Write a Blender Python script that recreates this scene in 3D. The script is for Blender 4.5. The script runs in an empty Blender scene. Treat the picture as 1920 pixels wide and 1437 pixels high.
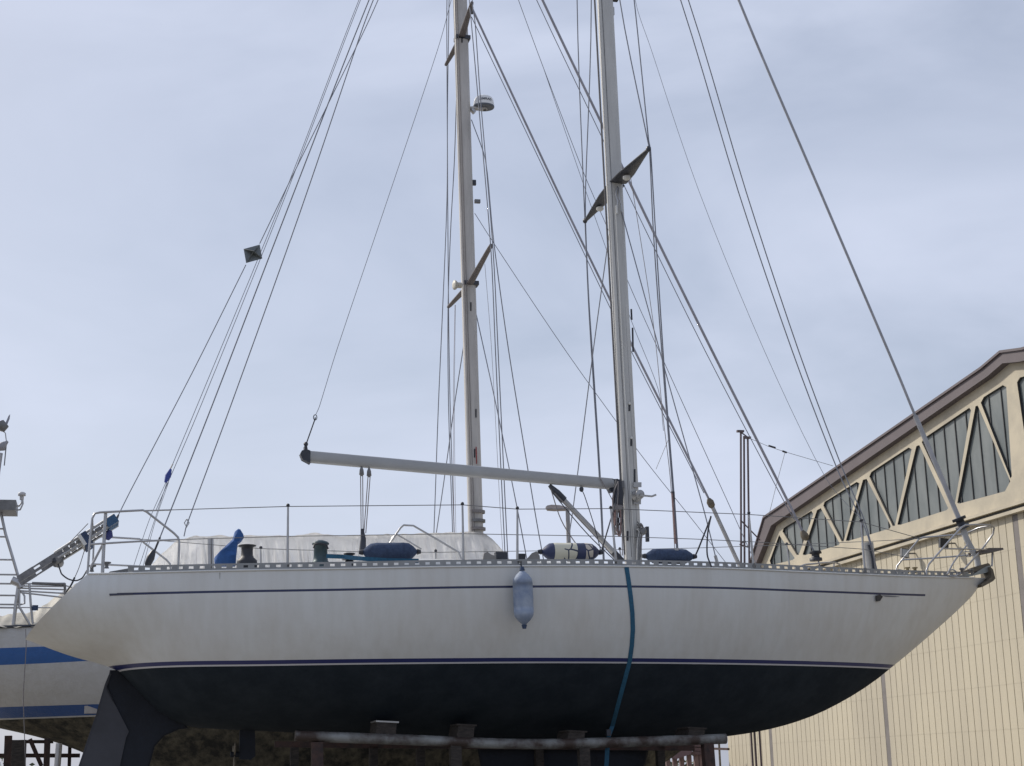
import bpy, bmesh, math, random
from mathutils import Vector as V, Matrix
from mathutils.geometry import tessellate_polygon
from mathutils.bvhtree import BVHTree
from mathutils import noise
random.seed(7)
R = math.radians
scn = bpy.context.scene
col = scn.collection

# ------------------------------------------------------------------ camera
FP = 3000.0; PITCH = R(13.7); ROLL = R(1.5)
CAM = V((0, 0, 1.6))
Fw = V((0, math.cos(PITCH), math.sin(PITCH)))
R0 = V((1, 0, 0)); U0 = V((0, -math.sin(PITCH), math.cos(PITCH)))
Rt = R0 * math.cos(ROLL) - U0 * math.sin(ROLL)
Up = U0 * math.cos(ROLL) + R0 * math.sin(ROLL)
cd = bpy.data.cameras.new('camera'); cam = bpy.data.objects.new('camera', cd); col.objects.link(cam)
M = Matrix((Rt, Up, -Fw)).transposed().to_4x4(); M.translation = CAM
cam.matrix_world = M
cd.sensor_width = 36; cd.lens = FP / 1920 * 36; cd.clip_start = 0.1; cd.clip_end = 3000
scn.camera = cam
# ------------------------------------------------------------------ light
TO_SUN = V((-0.66, 0.40, 0.62)).normalized()
SUN_EL = math.asin(TO_SUN.z); SUN_AZ = math.atan2(TO_SUN.x, TO_SUN.y)
sd = bpy.data.lights.new('sun', 'SUN'); sd.energy = 3.6; sd.angle = R(3.0); sd.color = (1.0, 0.93, 0.82)
so = bpy.data.objects.new('sun', sd); col.objects.link(so)
so.rotation_euler = TO_SUN.to_track_quat('Z', 'Y').to_euler(); so.location = (-30, 10, 40)
w = bpy.data.worlds.new('World'); scn.world = w; w.use_nodes = True
nt = w.node_tree; nt.nodes.clear()
def N(tree, t, **kw):
    n = tree.nodes.new(t)
    for k, v in kw.items(): setattr(n, k, v)
    return n
L = nt.links.new
out = N(nt, 'ShaderNodeOutputWorld'); bg = N(nt, 'ShaderNodeBackground'); bg.inputs['Strength'].default_value = 0.10
sky = N(nt, 'ShaderNodeTexSky', sky_type='NISHITA', sun_disc=False)
sky.sun_elevation = SUN_EL; sky.sun_rotation = SUN_AZ; sky.air_density = 1.0; sky.dust_density = 3.0; sky.ozone_density = 1.5
tc = N(nt, 'ShaderNodeTexCoord'); mp = N(nt, 'ShaderNodeMapping'); mp.inputs['Scale'].default_value = (1.0, 1.0, 2.2)
mp.inputs['Rotation'].default_value = (0.2, 0.5, 0.3)
ns = N(nt, 'ShaderNodeTexNoise'); ns.inputs['Scale'].default_value = 3.4; ns.inputs['Detail'].default_value = 6; ns.inputs['Roughness'].default_value = 0.5; ns.inputs['Distortion'].default_value = 0.5
rp = N(nt, 'ShaderNodeValToRGB'); rp.color_ramp.elements[0].position = 0.34; rp.color_ramp.elements[1].position = 0.70
rp.color_ramp.elements[0].color = (0.44, 0.44, 0.44, 1); rp.color_ramp.elements[1].color = (0.88, 0.88, 0.88, 1)
mx = N(nt, 'ShaderNodeMix', data_type='RGBA'); mx.inputs['B'].default_value = (7.05, 7.65, 9.3, 1)
L(tc.outputs['Generated'], mp.inputs['Vector']); L(mp.outputs[0], ns.inputs['Vector']); L(ns.outputs['Fac'], rp.inputs['Fac'])
L(rp.outputs['Color'], mx.inputs['Factor']); L(sky.outputs[0], mx.inputs['A']); L(mx.outputs['Result'], bg.inputs['Color']); L(bg.outputs[0], out.inputs[0])
scn.view_settings.view_transform = 'Standard'; scn.view_settings.look = 'None'; scn.view_settings.exposure = 0; scn.view_settings.gamma = 1
scn.render.engine = 'CYCLES'
scn.render.resolution_x = 1024; scn.render.resolution_y = 766

# ------------------------------------------------------------------ measuring frame: u along the yachts, v away from the camera, z up
A = R(14.4); O = V((0, 21.0, 0))
UH = V((math.cos(A), math.sin(A), 0)); VH = V((-math.sin(A), math.cos(A), 0)); ZH = V((0, 0, 1))
def ray(px, py): return Fw * FP + Rt * (px - 960) + Up * (718.5 - py)
def atv(px, py, v=0.0):
    d = ray(px, py); t = (v - (CAM - O).dot(VH)) / d.dot(VH); return CAM + d * t
def atu(px, py, u):
    d = ray(px, py); t = (u - (CAM - O).dot(UH)) / d.dot(UH); return CAM + d * t
def uvz(p): q = p - O; return V((q.dot(UH), q.dot(VH), q.z))
def W(u, v, z): return O + UH * u + VH * v + ZH * z

# ------------------------------------------------------------------ materials
def mat(name, c, rough=0.6, metal=0.0, var=0.12, scale=4.0, c2=None, bump=0.0, bscale=40.0, spec=0.5, trans=0.0, stretch=(1, 1, 1), contrast=(0.35, 0.7), detail=5):
    m = bpy.data.materials.new(name); m.use_nodes = True; t = m.node_tree
    b = t.nodes['Principled BSDF']; b.inputs['Roughness'].default_value = rough; b.inputs['Metallic'].default_value = metal
    b.inputs['Specular IOR Level'].default_value = spec
    tc = N(t, 'ShaderNodeTexCoord'); mp = N(t, 'ShaderNodeMapping'); mp.inputs['Scale'].default_value = stretch
    n = N(t, 'ShaderNodeTexNoise'); n.inputs['Scale'].default_value = scale; n.inputs['Detail'].default_value = detail; n.inputs['Roughness'].default_value = 0.62
    r = N(t, 'ShaderNodeValToRGB'); r.color_ramp.elements[0].position, r.color_ramp.elements[1].position = contrast
    cc = c2 if c2 else tuple(x * (1 - var * 2) for x in c)
    r.color_ramp.elements[0].color = (*cc, 1); r.color_ramp.elements[1].color = (*c, 1)
    t.links.new(tc.outputs['Object'], mp.inputs['Vector']); t.links.new(mp.outputs[0], n.inputs['Vector'])
    t.links.new(n.outputs['Fac'], r.inputs['Fac']); t.links.new(r.outputs['Color'], b.inputs['Base Color'])
    if bump > 0:
        n2 = N(t, 'ShaderNodeTexNoise'); n2.inputs['Scale'].default_value = bscale; n2.inputs['Detail'].default_value = 4
        bp = N(t, 'ShaderNodeBump'); bp.inputs['Strength'].default_value = bump; bp.inputs['Distance'].default_value = 0.02
        t.links.new(mp.outputs[0], n2.inputs['Vector']); t.links.new(n2.outputs['Fac'], bp.inputs['Height']); t.links.new(bp.outputs[0], b.inputs['Normal'])
    if trans > 0:
        tr = N(t, 'ShaderNodeBsdfTranslucent'); ms = N(t, 'ShaderNodeMixShader'); ms.inputs[0].default_value = trans
        t.links.new(r.outputs['Color'], tr.inputs['Color'])
        t.links.new(b.outputs[0], ms.inputs[1]); t.links.new(tr.outputs[0], ms.inputs[2]); t.links.new(ms.outputs[0], t.nodes['Material Output'].inputs['Surface'])
    return m
WHITE = mat('gelcoat white', (0.62, 0.62, 0.60), 0.35, var=0.05, scale=1.5)
ALU = mat('anodised aluminium', (0.42, 0.42, 0.42), 0.45, 0.6, var=0.10, scale=3, stretch=(1, 1, .3))
MASTM = mat('weathered mast paint', (0.54, 0.54, 0.53), 0.45, 0.1, var=0.10, scale=6, stretch=(1, 1, .15), bump=.1)
NMAST = mat('chalky mast paint', (0.54, 0.52, 0.50), 0.5, 0.1, var=0.14, scale=7, stretch=(1, 1, .12), bump=.15)
STEEL = mat('stainless steel', (0.42, 0.42, 0.43), 0.32, 0.75, var=0.1, scale=9)
WIRE = mat('rigging wire', (0.22, 0.235, 0.28), 0.8, 0.0, var=0.1)
ROPE = mat('rope grey', (0.26, 0.24, 0.24), 0.85, var=0.2, scale=60)
ROPER = mat('rope faded red', (0.34, 0.23, 0.22), 0.85, var=0.2, scale=60)
ROPED = mat('rope dark', (0.05, 0.055, 0.07), 0.85, var=0.2, scale=60)
BLACK = mat('black plastic', (0.028, 0.031, 0.042), 0.55, var=0.15, scale=9)
DARKM = mat('dark painted metal', (0.045, 0.05, 0.065), 0.45, 0.2, var=0.15, scale=6)
GREYM = mat('grey metal fitting', (0.20, 0.20, 0.205), 0.5, 0.5, var=0.15, scale=10)
BLUEF = mat('blue canvas', (0.028, 0.10, 0.30), 0.85, var=0.14, scale=14, bump=.3)
NAVY = mat('navy fleece', (0.055, 0.085, 0.16), 0.95, var=0.18, scale=25, bump=.4, bscale=120)
FPALE = mat('pale blue fender', (0.32, 0.37, 0.45), 0.7, c2=(0.17, 0.22, 0.33), scale=5, bump=.2)
STRAP = mat('blue webbing', (0.02, 0.11, 0.20), 0.8, var=0.15, scale=30)
TARP = mat('white tarpaulin', (0.90, 0.90, 0.90), 0.75, var=0.03, scale=2, bump=.5, bscale=5, trans=.68)
RUST = mat('rusty red steel', (0.075, 0.038, 0.03), 0.8, c2=(0.025, 0.018, 0.018), scale=9, bump=.3)
PIPE = mat('galvanised pipe', (0.24, 0.25, 0.25), 0.6, 0.3, c2=(0.05, 0.035, 0.03), scale=2.2, bump=.3, contrast=(.42, .62))
WOOD = mat('old timber', (0.055, 0.045, 0.04), 0.9, c2=(0.018, 0.016, 0.015), scale=12, stretch=(1, 1, 4), bump=.4)
CONC = mat('beige precast concrete', (0.50, 0.45, 0.35), 0.85, c2=(0.36, 0.33, 0.27), scale=1.1, bump=.12, contrast=(.28, .62))
FASC = mat('brown roof flashing', (0.115, 0.095, 0.105), 0.6, var=0.08, scale=1.5)
GLASS = mat('grimy grey glazing', (0.185, 0.205, 0.205), 0.4, c2=(0.10, 0.12, 0.125), scale=1.3, spec=.5, stretch=(1, 1, .5))
MUNT_SHADE = mat('dark bars and shade', (0.05, 0.052, 0.055), 0.6)  # window bars; its dark tone also paints shade in reveals and under the sill
GROUND = mat('gravel ground', (0.30, 0.28, 0.24), 0.95, c2=(0.19, 0.175, 0.15), scale=.35, bump=.5, bscale=6, detail=9)
SCRUB = mat('dry scrub leaves', (0.11, 0.12, 0.06), 0.9, c2=(0.05, 0.06, 0.035), scale=3)
ANCH = mat('weathered anchor bronze', (0.17, 0.145, 0.11), 0.6, 0.3, var=.2, scale=12)
FOUL = mat('antifouling with dry growth', (0.20, 0.175, 0.095), 0.95, c2=(0.035, 0.035, 0.03), scale=3.2, bump=.7, bscale=16, contrast=(.40, .52), detail=9)

# cladding: boards differ a little, stains run down
def clad_mat():
    m = mat('ribbed beige wall panels', (0.49, 0.445, 0.345), 0.85, c2=(0.39, 0.355, 0.285), scale=.7, bump=.1, bscale=50, stretch=(1, 1, .3), contrast=(.22, .62), detail=8)
    return m
CLAD = clad_mat()

def hull_mat(name, top, under, stripes, dirt, rough=.33, under_dark=None, uscale=1.2, ucon=(.4, .7), cove=None, ubump=0.05):
    """paint bands follow two attributes carried by the mesh: hz = height above the painted waterline, ds = distance below the sheer"""
    m = bpy.data.materials.new(name); m.use_nodes = True; t = m.node_tree; b = t.nodes['Principled BSDF']; LK = t.links.new
    hz = N(t, 'ShaderNodeAttribute', attribute_name='hz'); ds = N(t, 'ShaderNodeAttribute', attribute_name='ds'); uu = N(t, 'ShaderNodeAttribute', attribute_name='uu')
    tc = N(t, 'ShaderNodeTexCoord'); n1 = N(t, 'ShaderNodeTexNoise'); n1.inputs['Scale'].default_value = .9; n1.inputs['Detail'].default_value = 7; n1.inputs['Roughness'].default_value = .6
    mp = N(t, 'ShaderNodeMapping'); mp.inputs['Scale'].default_value = (1.6, 1.6, .55); LK(tc.outputs['Object'], mp.inputs['Vector']); LK(mp.outputs[0], n1.inputs['Vector'])
    r1 = N(t, 'ShaderNodeValToRGB'); r1.color_ramp.elements[0].position = .38; r1.color_ramp.elements[1].position = .62
    r1.color_ramp.elements[0].color = (*dirt, 1); r1.color_ramp.elements[1].color = (*top, 1); LK(n1.outputs['Fac'], r1.inputs['Fac'])
    n2 = N(t, 'ShaderNodeTexNoise'); n2.inputs['Scale'].default_value = uscale; n2.inputs['Detail'].default_value = 10; n2.inputs['Roughness'].default_value = .7; LK(tc.outputs['Object'], n2.inputs['Vector'])
    r2 = N(t, 'ShaderNodeValToRGB'); r2.color_ramp.elements[0].position, r2.color_ramp.elements[1].position = ucon
    ud = under_dark or tuple(x * .6 for x in under); r2.color_ramp.elements[0].color = (*ud, 1); r2.color_ramp.elements[1].color = (*under, 1); LK(n2.outputs['Fac'], r2.inputs['Fac'])
    def gt(src, val):
        q = N(t, 'ShaderNodeMath', operation='GREATER_THAN'); LK(src.outputs['Fac'], q.inputs[0]); q.inputs[1].default_value = val; return q
    def band(src, a, b_):
        q = N(t, 'ShaderNodeMath', operation='MULTIPLY'); LK(gt(src, a).outputs[0], q.inputs[0])
        k = N(t, 'ShaderNodeMath', operation='LESS_THAN'); LK(src.outputs['Fac'], k.inputs[0]); k.inputs[1].default_value = b_; LK(k.outputs[0], q.inputs[1]); return q
    n3 = N(t, 'ShaderNodeTexNoise'); n3.inputs['Scale'].default_value = 2.4; n3.inputs['Detail'].default_value = 6
    m3 = N(t, 'ShaderNodeMapping'); m3.inputs['Scale'].default_value = (4.0, 4.0, .16); LK(tc.outputs['Object'], m3.inputs['Vector']); LK(m3.outputs[0], n3.inputs['Vector'])
    r4_ = N(t, 'ShaderNodeValToRGB'); r4_.color_ramp.elements[0].position = .30; r4_.color_ramp.elements[1].position = .60
    r4_.color_ramp.elements[0].color = (.94, .935, .92, 1); r4_.color_ramp.elements[1].color = (1, 1, 1, 1); LK(n3.outputs['Fac'], r4_.inputs['Fac'])
    mu = N(t, 'ShaderNodeMix', data_type='RGBA', blend_type='MULTIPLY'); mu.inputs['Factor'].default_value = 1; LK(r1.outputs['Color'], mu.inputs['A']); LK(r4_.outputs['Color'], mu.inputs['B'])
    cur = mu.outputs['Result']
    def over(fac, colr):
        nonlocal cur
        x = N(t, 'ShaderNodeMix', data_type='RGBA'); LK(fac, x.inputs['Factor']); LK(cur, x.inputs['A'])
        if isinstance(colr, tuple): x.inputs['B'].default_value = (*colr, 1)
        else: LK(colr, x.inputs['B'])
        cur = x.outputs['Result']
    for (a, b_, c) in stripes: over(band(hz, a, b_).outputs[0], c)
    if cove:
        a, b_, u0, u1, c = cove
        q = N(t, 'ShaderNodeMath', operation='MULTIPLY'); LK(band(ds, a, b_).outputs[0], q.inputs[0]); LK(band(uu, u0, u1).outputs[0], q.inputs[1]); over(q.outputs[0], c)
    k = N(t, 'ShaderNodeMath', operation='LESS_THAN'); LK(hz.outputs['Fac'], k.inputs[0]); k.inputs[1].default_value = 0.0
    over(k.outputs[0], r2.outputs['Color'])
    LK(cur, b.inputs['Base Color'])
    rr = N(t, 'ShaderNodeMapRange'); LK(k.outputs[0], rr.inputs['Value']); rr.inputs['To Min'].default_value = rough; rr.inputs['To Max'].default_value = .85; LK(rr.outputs[0], b.inputs['Roughness'])
    r3 = N(t, 'ShaderNodeMapRange'); LK(k.outputs[0], r3.inputs['Value']); r3.inputs['To Min'].default_value = .5; r3.inputs['To Max'].default_value = .18; LK(r3.outputs[0], b.inputs['Specular IOR Level'])
    bp = N(t, 'ShaderNodeBump'); bp.inputs['Strength'].default_value = ubump; bp.inputs['Distance'].default_value = .05; LK(n2.outputs['Fac'], bp.inputs['Height']); LK(bp.outputs[0], b.inputs['Normal'])
    return m

# ------------------------------------------------------------------ mesh helpers
LOC = {}
def tag(o, label=None, cat=None, group=None, kind=None):
    if label: o['label'] = label
    if cat: o['category'] = cat
    if group: o['group'] = group
    if kind: o['kind'] = kind
    return o
def empty(name, loc, label, cat, group=None):
    o = bpy.data.objects.new(name, None); col.objects.link(o); o.location = loc; o.empty_display_size = .2
    LOC[o.name] = V(loc); return tag(o, label, cat, group)
def perp(d):
    d = d.normalized(); a = V((0, 0, 1)) if abs(d.z) < .9 else V((1, 0, 0))
    x = d.cross(a).normalized(); return x, d.cross(x).normalized()
class MB:
    def __init__(s): s.v = []; s.f = []; s.sm = []
    def add(s, vs, fs, smooth=False):
        k = len(s.v); s.v += [V(p) for p in vs]; s.f += [tuple(i + k for i in f) for f in fs]; s.sm += [smooth] * len(fs); return s
    def tube(s, pts, r, n=6, r2=None, cap=True):
        pts = [V(p) for p in pts]; m = len(pts); vs = []; fs = []
        x = None
        for i, p in enumerate(pts):
            d = (pts[min(i + 1, m - 1)] - pts[max(i - 1, 0)]).normalized()
            if x is None: x, y = perp(d)
            else:
                x = (x - d * x.dot(d)).normalized(); y = d.cross(x)
            if isinstance(r, (list, tuple)): rr = r[i]
            else: rr = r if r2 is None else r + (r2 - r) * i / (m - 1)
            for k in range(n):
                a = 2 * math.pi * k / n; vs.append(p + x * math.cos(a) * rr + y * math.sin(a) * rr)
        for i in range(m - 1):
            for k in range(n): fs.append((i * n + k, i * n + (k + 1) % n, (i + 1) * n + (k + 1) % n, (i + 1) * n + k))
        s.add(vs, fs, True)
        if cap: s.add(vs[:n], [tuple(range(n))[::-1]]); s.add(vs[-n:], [tuple(range(n))])
        return s
    def box(s, c, ax, ay, az):
        c = V(c); vs = [c + ax * i + ay * j + az * k for i in (-1, 1) for j in (-1, 1) for k in (-1, 1)]
        return s.add(vs, [(0, 1, 3, 2), (4, 6, 7, 5), (0, 4, 5, 1), (2, 3, 7, 6), (0, 2, 6, 4), (1, 5, 7, 3)])
    def bar(s, a, b, w_, h_, side=None):
        a = V(a); b = V(b); d = b - a; side = side or VH; y = (side - d.normalized() * side.dot(d.normalized())).normalized(); z = d.normalized().cross(y)
        return s.box((a + b) / 2, d / 2, y * w_ / 2, z * h_ / 2)
    def prism(s, poly, off, smooth=False):
        poly = [V(p) for p in poly]; n = len(poly); off = V(off); vs = poly + [p + off for p in poly]
        nm = V((0, 0, 0))
        for i in range(n): nm += poly[i].cross(poly[(i + 1) % n])
        tri = tessellate_polygon([poly]); fs = []
        for t_ in tri: fs.append(tuple(t_)); fs.append(tuple(i + n for i in t_)[::-1])
        for i in range(n): fs.append((i, (i + 1) % n, (i + 1) % n + n, i + n))
        return s.add(vs, fs, smooth)
    def lathe(s, base, axis, prof, n=20, smooth=True):
        base = V(base); axis = V(axis).normalized(); x, y = perp(axis); vs = []; fs = []
        for (h, r_) in prof:
            for k in range(n):
                a = 2 * math.pi * k / n; vs.append(base + axis * h + (x * math.cos(a) + y * math.sin(a)) * r_)
        for i in range(len(prof) - 1):
            for k in range(n): fs.append((i * n + k, i * n + (k + 1) % n, (i + 1) * n + (k + 1) % n, (i + 1) * n + k))
        s.add(vs, fs, smooth); s.add(vs[:n], [tuple(range(n))[::-1]]); s.add(vs[-n:], [tuple(range(n))]); return s
    def build(s, name, m, parent=None, label=None, fixn=True):
        me = bpy.data.meshes.new(name)
        if parent is not None: org = LOC[parent.name]
        else:
            lo = V((min(p.x for p in s.v), min(p.y for p in s.v), min(p.z for p in s.v))); hi = V((max(p.x for p in s.v), max(p.y for p in s.v), max(p.z for p in s.v)))
            org = V(((lo.x + hi.x) / 2, (lo.y + hi.y) / 2, lo.z))
        me.from_pydata([p - org for p in s.v], [], s.f); me.polygons.foreach_set('use_smooth', s.sm); me.materials.append(m)
        if fixn:
            bm = bmesh.new(); bm.from_mesh(me); bmesh.ops.recalc_face_normals(bm, faces=bm.faces); bm.to_mesh(me); bm.free()
        me.update()
        o = bpy.data.objects.new(name, me); col.objects.link(o)
        if parent is not None: o.parent = parent
        else: o.location = org
        LOC[o.name] = org
        if label: o['label'] = label
        return o
def smooth_pts(pts, k=6):
    pts = [V(p) for p in pts]
    if len(pts) < 3: return pts
    res = []; e = [pts[0] * 2 - pts[1]] + pts + [pts[-1] * 2 - pts[-2]]
    for i in range(1, len(e) - 2):
        a, b, c, d = e[i - 1], e[i], e[i + 1], e[i + 2]
        ta = (c - a) * .5; tb = (d - b) * .5
        lb = (c - b).length
        if ta.length > 0: ta = ta.normalized() * min(ta.length, lb)
        if tb.length > 0: tb = tb.normalized() * min(tb.length, lb)
        for j in range(k):
            t = j / k; t2 = t * t; t3 = t2 * t
            res.append(b * (2 * t3 - 3 * t2 + 1) + ta * (t3 - 2 * t2 + t) + c * (-2 * t3 + 3 * t2) + tb * (t3 - t2))
    res.append(pts[-1]); return res
def wire(name, pts, r, parent, m=WIRE, n=8, smooth=True, label=None):
    """pts: (px, py, v)"""
    p = [atv(*q) for q in pts]
    if smooth: p = smooth_pts(p, 5)
    return MB().tube(p, r, n).build(name, m, parent, label)
def interp(xs, ys, x):
    if x <= xs[0]: return ys[0]
    for i in range(len(xs) - 1):
        if x <= xs[i + 1]:
            x0, x1 = xs[i], xs[i + 1]; y0, y1 = ys[i], ys[i + 1]; h = x1 - x0
            m0 = (y1 - ys[i - 1]) / (x1 - xs[i - 1]) if i > 0 else (y1 - y0) / h
            m1 = (ys[i + 2] - y0) / (xs[i + 2] - x0) if i + 2 < len(xs) else (y1 - y0) / h
            t = (x - x0) / h; t2 = t * t; t3 = t2 * t
            return y0 * (2 * t3 - 3 * t2 + 1) + h * m0 * (t3 - 2 * t2 + t) + y1 * (-2 * t3 + 3 * t2) + h * m1 * (t3 - t2)
    return ys[-1]

# hull from its sheer line and its bottom profile
def make_hull(name, material, parent, sheer, bottom, bmax, v0, bstern, wlfun, N_=72, J=30, wid=.45, pmid=(2.4, 1.7), pbow=(1.2, 1.05)):
    sx = [p[0] for p in sheer]; sy = [p[1] for p in sheer]; bx = [p[0] for p in bottom]; by = [p[1] for p in bottom]
    def bd(t):
        if t < wid: return bmax * (1 - (1 - bstern) * ((wid - t) / wid) ** 2)
        x = (t - wid) / (1 - wid); return bmax * max(0.0, (1 - x ** 2.0)) ** .92 + .015
    grid = []; deck = []
    for i in range(N_ + 1):
        t = i / N_; t = t if t < .9 else t
        D = uvz(atv(sx[0] + (sx[-1] - sx[0]) * t, interp(sx, sy, sx[0] + (sx[-1] - sx[0]) * t), v0 - bd(t)))
        kx = bx[0] + (bx[-1] - bx[0]) * t
        K = uvz(atv(kx, interp(bx, by, kx), v0 - .05))
        f = max(0.0, (t - .5) / .5) ** 1.4
        p = pmid[0] + (pbow[0] - pmid[0]) * f; r_ = pmid[1] + (pbow[1] - pmid[1]) * f
        rows = []
        for j in range(J + 1):
            q = math.sin(math.pi / 2 * j / J) ; 
            z = D.z + (K.z - D.z) * q; u = D.x + (K.x - D.x) * q
            b = bd(t) * max(0.0, 1 - q ** p) ** (1 / r_)
            rows.append((u, b, z, D.z - z))
        grid.append(rows); deck.append((D.x, bd(t), D.z))
    mb = MB(); vs = []; fs = []; ds = []
    nn = 2 * J + 1
    for rows in grid:
        for j in range(J + 1): u, b, z, d = rows[j]; vs.append(W(u, v0 - b, z)); ds.append((d, u))
        for j in range(J - 1, -1, -1): u, b, z, d = rows[j]; vs.append(W(u, v0 + b, z)); ds.append((d, u))
    for i in range(N_):
        for j in range(nn - 1): fs.append((i * nn + j, (i + 1) * nn + j, (i + 1) * nn + j + 1, i * nn + j + 1))
    mb.add(vs, fs, True)
    # transom: fan of strips between the two sides
    tf = [(j, j + 1, nn - 2 - j, nn - 1 - j) for j in range(J)]
    tf[-1] = (J - 1, J, J + 1)
    mb.add(vs[:nn], tf, False); ds += ds[:nn]
    o = mb.build(name, material, parent)
    me = o.data; org = LOC[o.name]
    ah = me.attributes.new('hz', 'FLOAT', 'POINT'); ad = me.attributes.new('ds', 'FLOAT', 'POINT'); au = me.attributes.new('uu', 'FLOAT', 'POINT')
    hz = []; 
    for k, vv in enumerate(me.vertices):
        q = uvz(vv.co + org); hz.append(q.z - wlfun(q.x))
    ah.data.foreach_set('value', hz); ad.data.foreach_set('value', [d[0] for d in ds]); au.data.foreach_set('value', [d[1] for d in ds])
    bv = BVHTree.FromPolygons([vv.co + org for vv in me.vertices], [tuple(p.vertices) for p in me.polygons])
    return o, deck, bv
def sample_deck(deck, u):
    for i in range(len(deck) - 1):
        a, b = deck[i], deck[i + 1]
        if a[0] <= u <= b[0]:
            t = (u - a[0]) / (b[0] - a[0]); return a[1] + (b[1] - a[1]) * t, a[2] + (b[2] - a[2]) * t
    return (deck[0][1], deck[0][2]) if u < deck[0][0] else (deck[-1][1], deck[-1][2])

# ================================================================== GROUND
g = MB(); g.add([(-700, -200, 0), (900, -200, 0), (900, 1600, 0), (-700, 1600, 0)], [(0, 1, 2, 3)])
tag(g.build('ground', GROUND), kind='structure')

# ================================================================== WAREHOUSE
UF = 12.0
def fz(px, py): q = uvz(atu(px, py, UF)); return (q.y, q.z)
def fw(vz, u=UF): return W(u, vz[0], vz[1])
def z7(pts): return [(1300 + x / 3.097, 780 + y / 3.097) for x, y in pts]
def r4(pts): return [(1680 + x / 5.9875, 660 + y / 5.9875) for x, y in pts]
wins = [z7([(498, 692), (590, 842), (578, 858), (452, 878), (443, 825)]),
        z7([(518, 672), (525, 652), (685, 552), (697, 570), (612, 808), (600, 808)]),
        z7([(718, 548), (740, 536), (852, 763), (845, 776), (645, 830), (636, 815)]),
        z7([(755, 522), (762, 500), (948, 384), (965, 392), (872, 730), (862, 730)]),
        z7([(985, 372), (1006, 366), (1150, 662), (1140, 684), (896, 750), (887, 738)]),
        z7([(1022, 352), (1034, 326), (1250, 184), (1268, 194), (1170, 640), (1158, 640)]),
        z7([(1295, 176), (1312, 170), (1482, 560), (1474, 580), (1198, 664), (1187, 652)]),
        r4([(290, 1015), (312, 972), (822, 628), (842, 655), (662, 1700), (622, 1720)]),
        r4([(893, 610), (918, 604), (1283, 1455), (1232, 1655), (715, 1765), (692, 1735)]),
        r4([(952, 572), (985, 508), (1198, 374), (1238, 395), (1300, 1400), (1285, 1420)])]
WN = [[fz(*p) for p in w_] for w_ in wins]
zb = fz(1790, 952)[1]                                    # window base level
for k in (0, 2, 4, 6, 8):                                # bases are level
    lo = min(q[1] for q in WN[k])
    WN[k] = [(a, zb + (b - lo) * .5 if b - lo < .35 else b) for a, b in WN[k]]
vc = (fz(1906, 812)[0])                                  # the centre post, facade is symmetric about it
v_corner = fz(1427, 1057)[0]
top = [fz(1427, 1057), fz(1456, 986), fz(1892, 694)]
ftop = [fz(1414, 1066), fz(1443, 969), fz(1887, 673)]
top[2] = (vc + .6, top[2][1]); ftop[2] = (vc + .75, ftop[2][1])
ridge = top[2][1] + .12; fridge = ftop[2][1] + .14
mir = lambda p: (2 * vc - p[0], p[1])
z_sill = fz(1790, 979)[1]; z_ledge = fz(1790, 984.5)[1]
wh = empty('warehouse', W(UF, vc, 0), 'beige warehouse with zigzag concrete gable windows and brown roof edge', 'warehouse')
# gable frame with window openings
outer = [(top[0][0], z_sill), (top[0][0], top[0][1]), top[1], top[2], (vc, ridge), mir(top[2]), mir(top[1]), mir(top[0]), (2 * vc - top[0][0], z_sill)]
holes = WN + [[mir(p) for p in w_] for w_ in WN]
mb = MB(); pts = []; loops = [outer] + holes
T3 = [[V((a, b, 0)) for a, b in lp] for lp in loops]
tri = tessellate_polygon(T3); flat = [p for lp in loops for p in lp]; n = len(flat)
DEP = .10
mb.add([fw(p) for p in flat] + [fw(p, UF + DEP) for p in flat], [tuple(t_) for t_ in tri] + [tuple(i + n for i in t_)[::-1] for t_ in tri])
k0 = 0
for lp in loops[:1]:
    m_ = len(lp); mb.add([fw(p) for p in lp] + [fw(p, UF + DEP) for p in lp], [(i, (i + 1) % m_, (i + 1) % m_ + m_, i + m_) for i in range(m_)])
mb.build('gable_frame', CONC, wh, fixn=False)
# panes
for w_ in holes:
    big = w_
    cv = sum(p[0] for p in w_) / len(w_)
    o = MB().prism([fw(p, UF + .055) for p in w_], UH * .02).build('window', GLASS, wh)
    mb = MB(); lo = min(p[0] for p in w_); hi = max(p[0] for p in w_); step = .47
    vv = math.floor(lo / step) * step
    while vv < hi:
        zs = []
        for i in range(len(w_)):
            a, b = w_[i], w_[(i + 1) % len(w_)]
            if (a[0] - vv) * (b[0] - vv) < 0: zs.append(a[1] + (b[1] - a[1]) * (vv - a[0]) / (b[0] - a[0]))
        if len(zs) >= 2 and max(zs) - min(zs) > .15:
            mb.box(W(UF + .045, vv, (max(zs) + min(zs)) / 2), UH * .012, VH * .011, ZH * ((max(zs) - min(zs)) / 2 + .01))
        vv += step
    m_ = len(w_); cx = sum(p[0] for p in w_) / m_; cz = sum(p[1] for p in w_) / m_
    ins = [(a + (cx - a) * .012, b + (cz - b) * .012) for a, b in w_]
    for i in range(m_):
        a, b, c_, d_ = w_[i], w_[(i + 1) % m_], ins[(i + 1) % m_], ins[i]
        mb.prism([fw(a, UF + .015), fw(b, UF + .015), fw(c_, UF + .02), fw(d_, UF + .02)], UH * .035)  # dark liner: shade of the window reveal put into its colour
    mb.build('bars_shade_liner', MUNT_SHADE, o)
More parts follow.
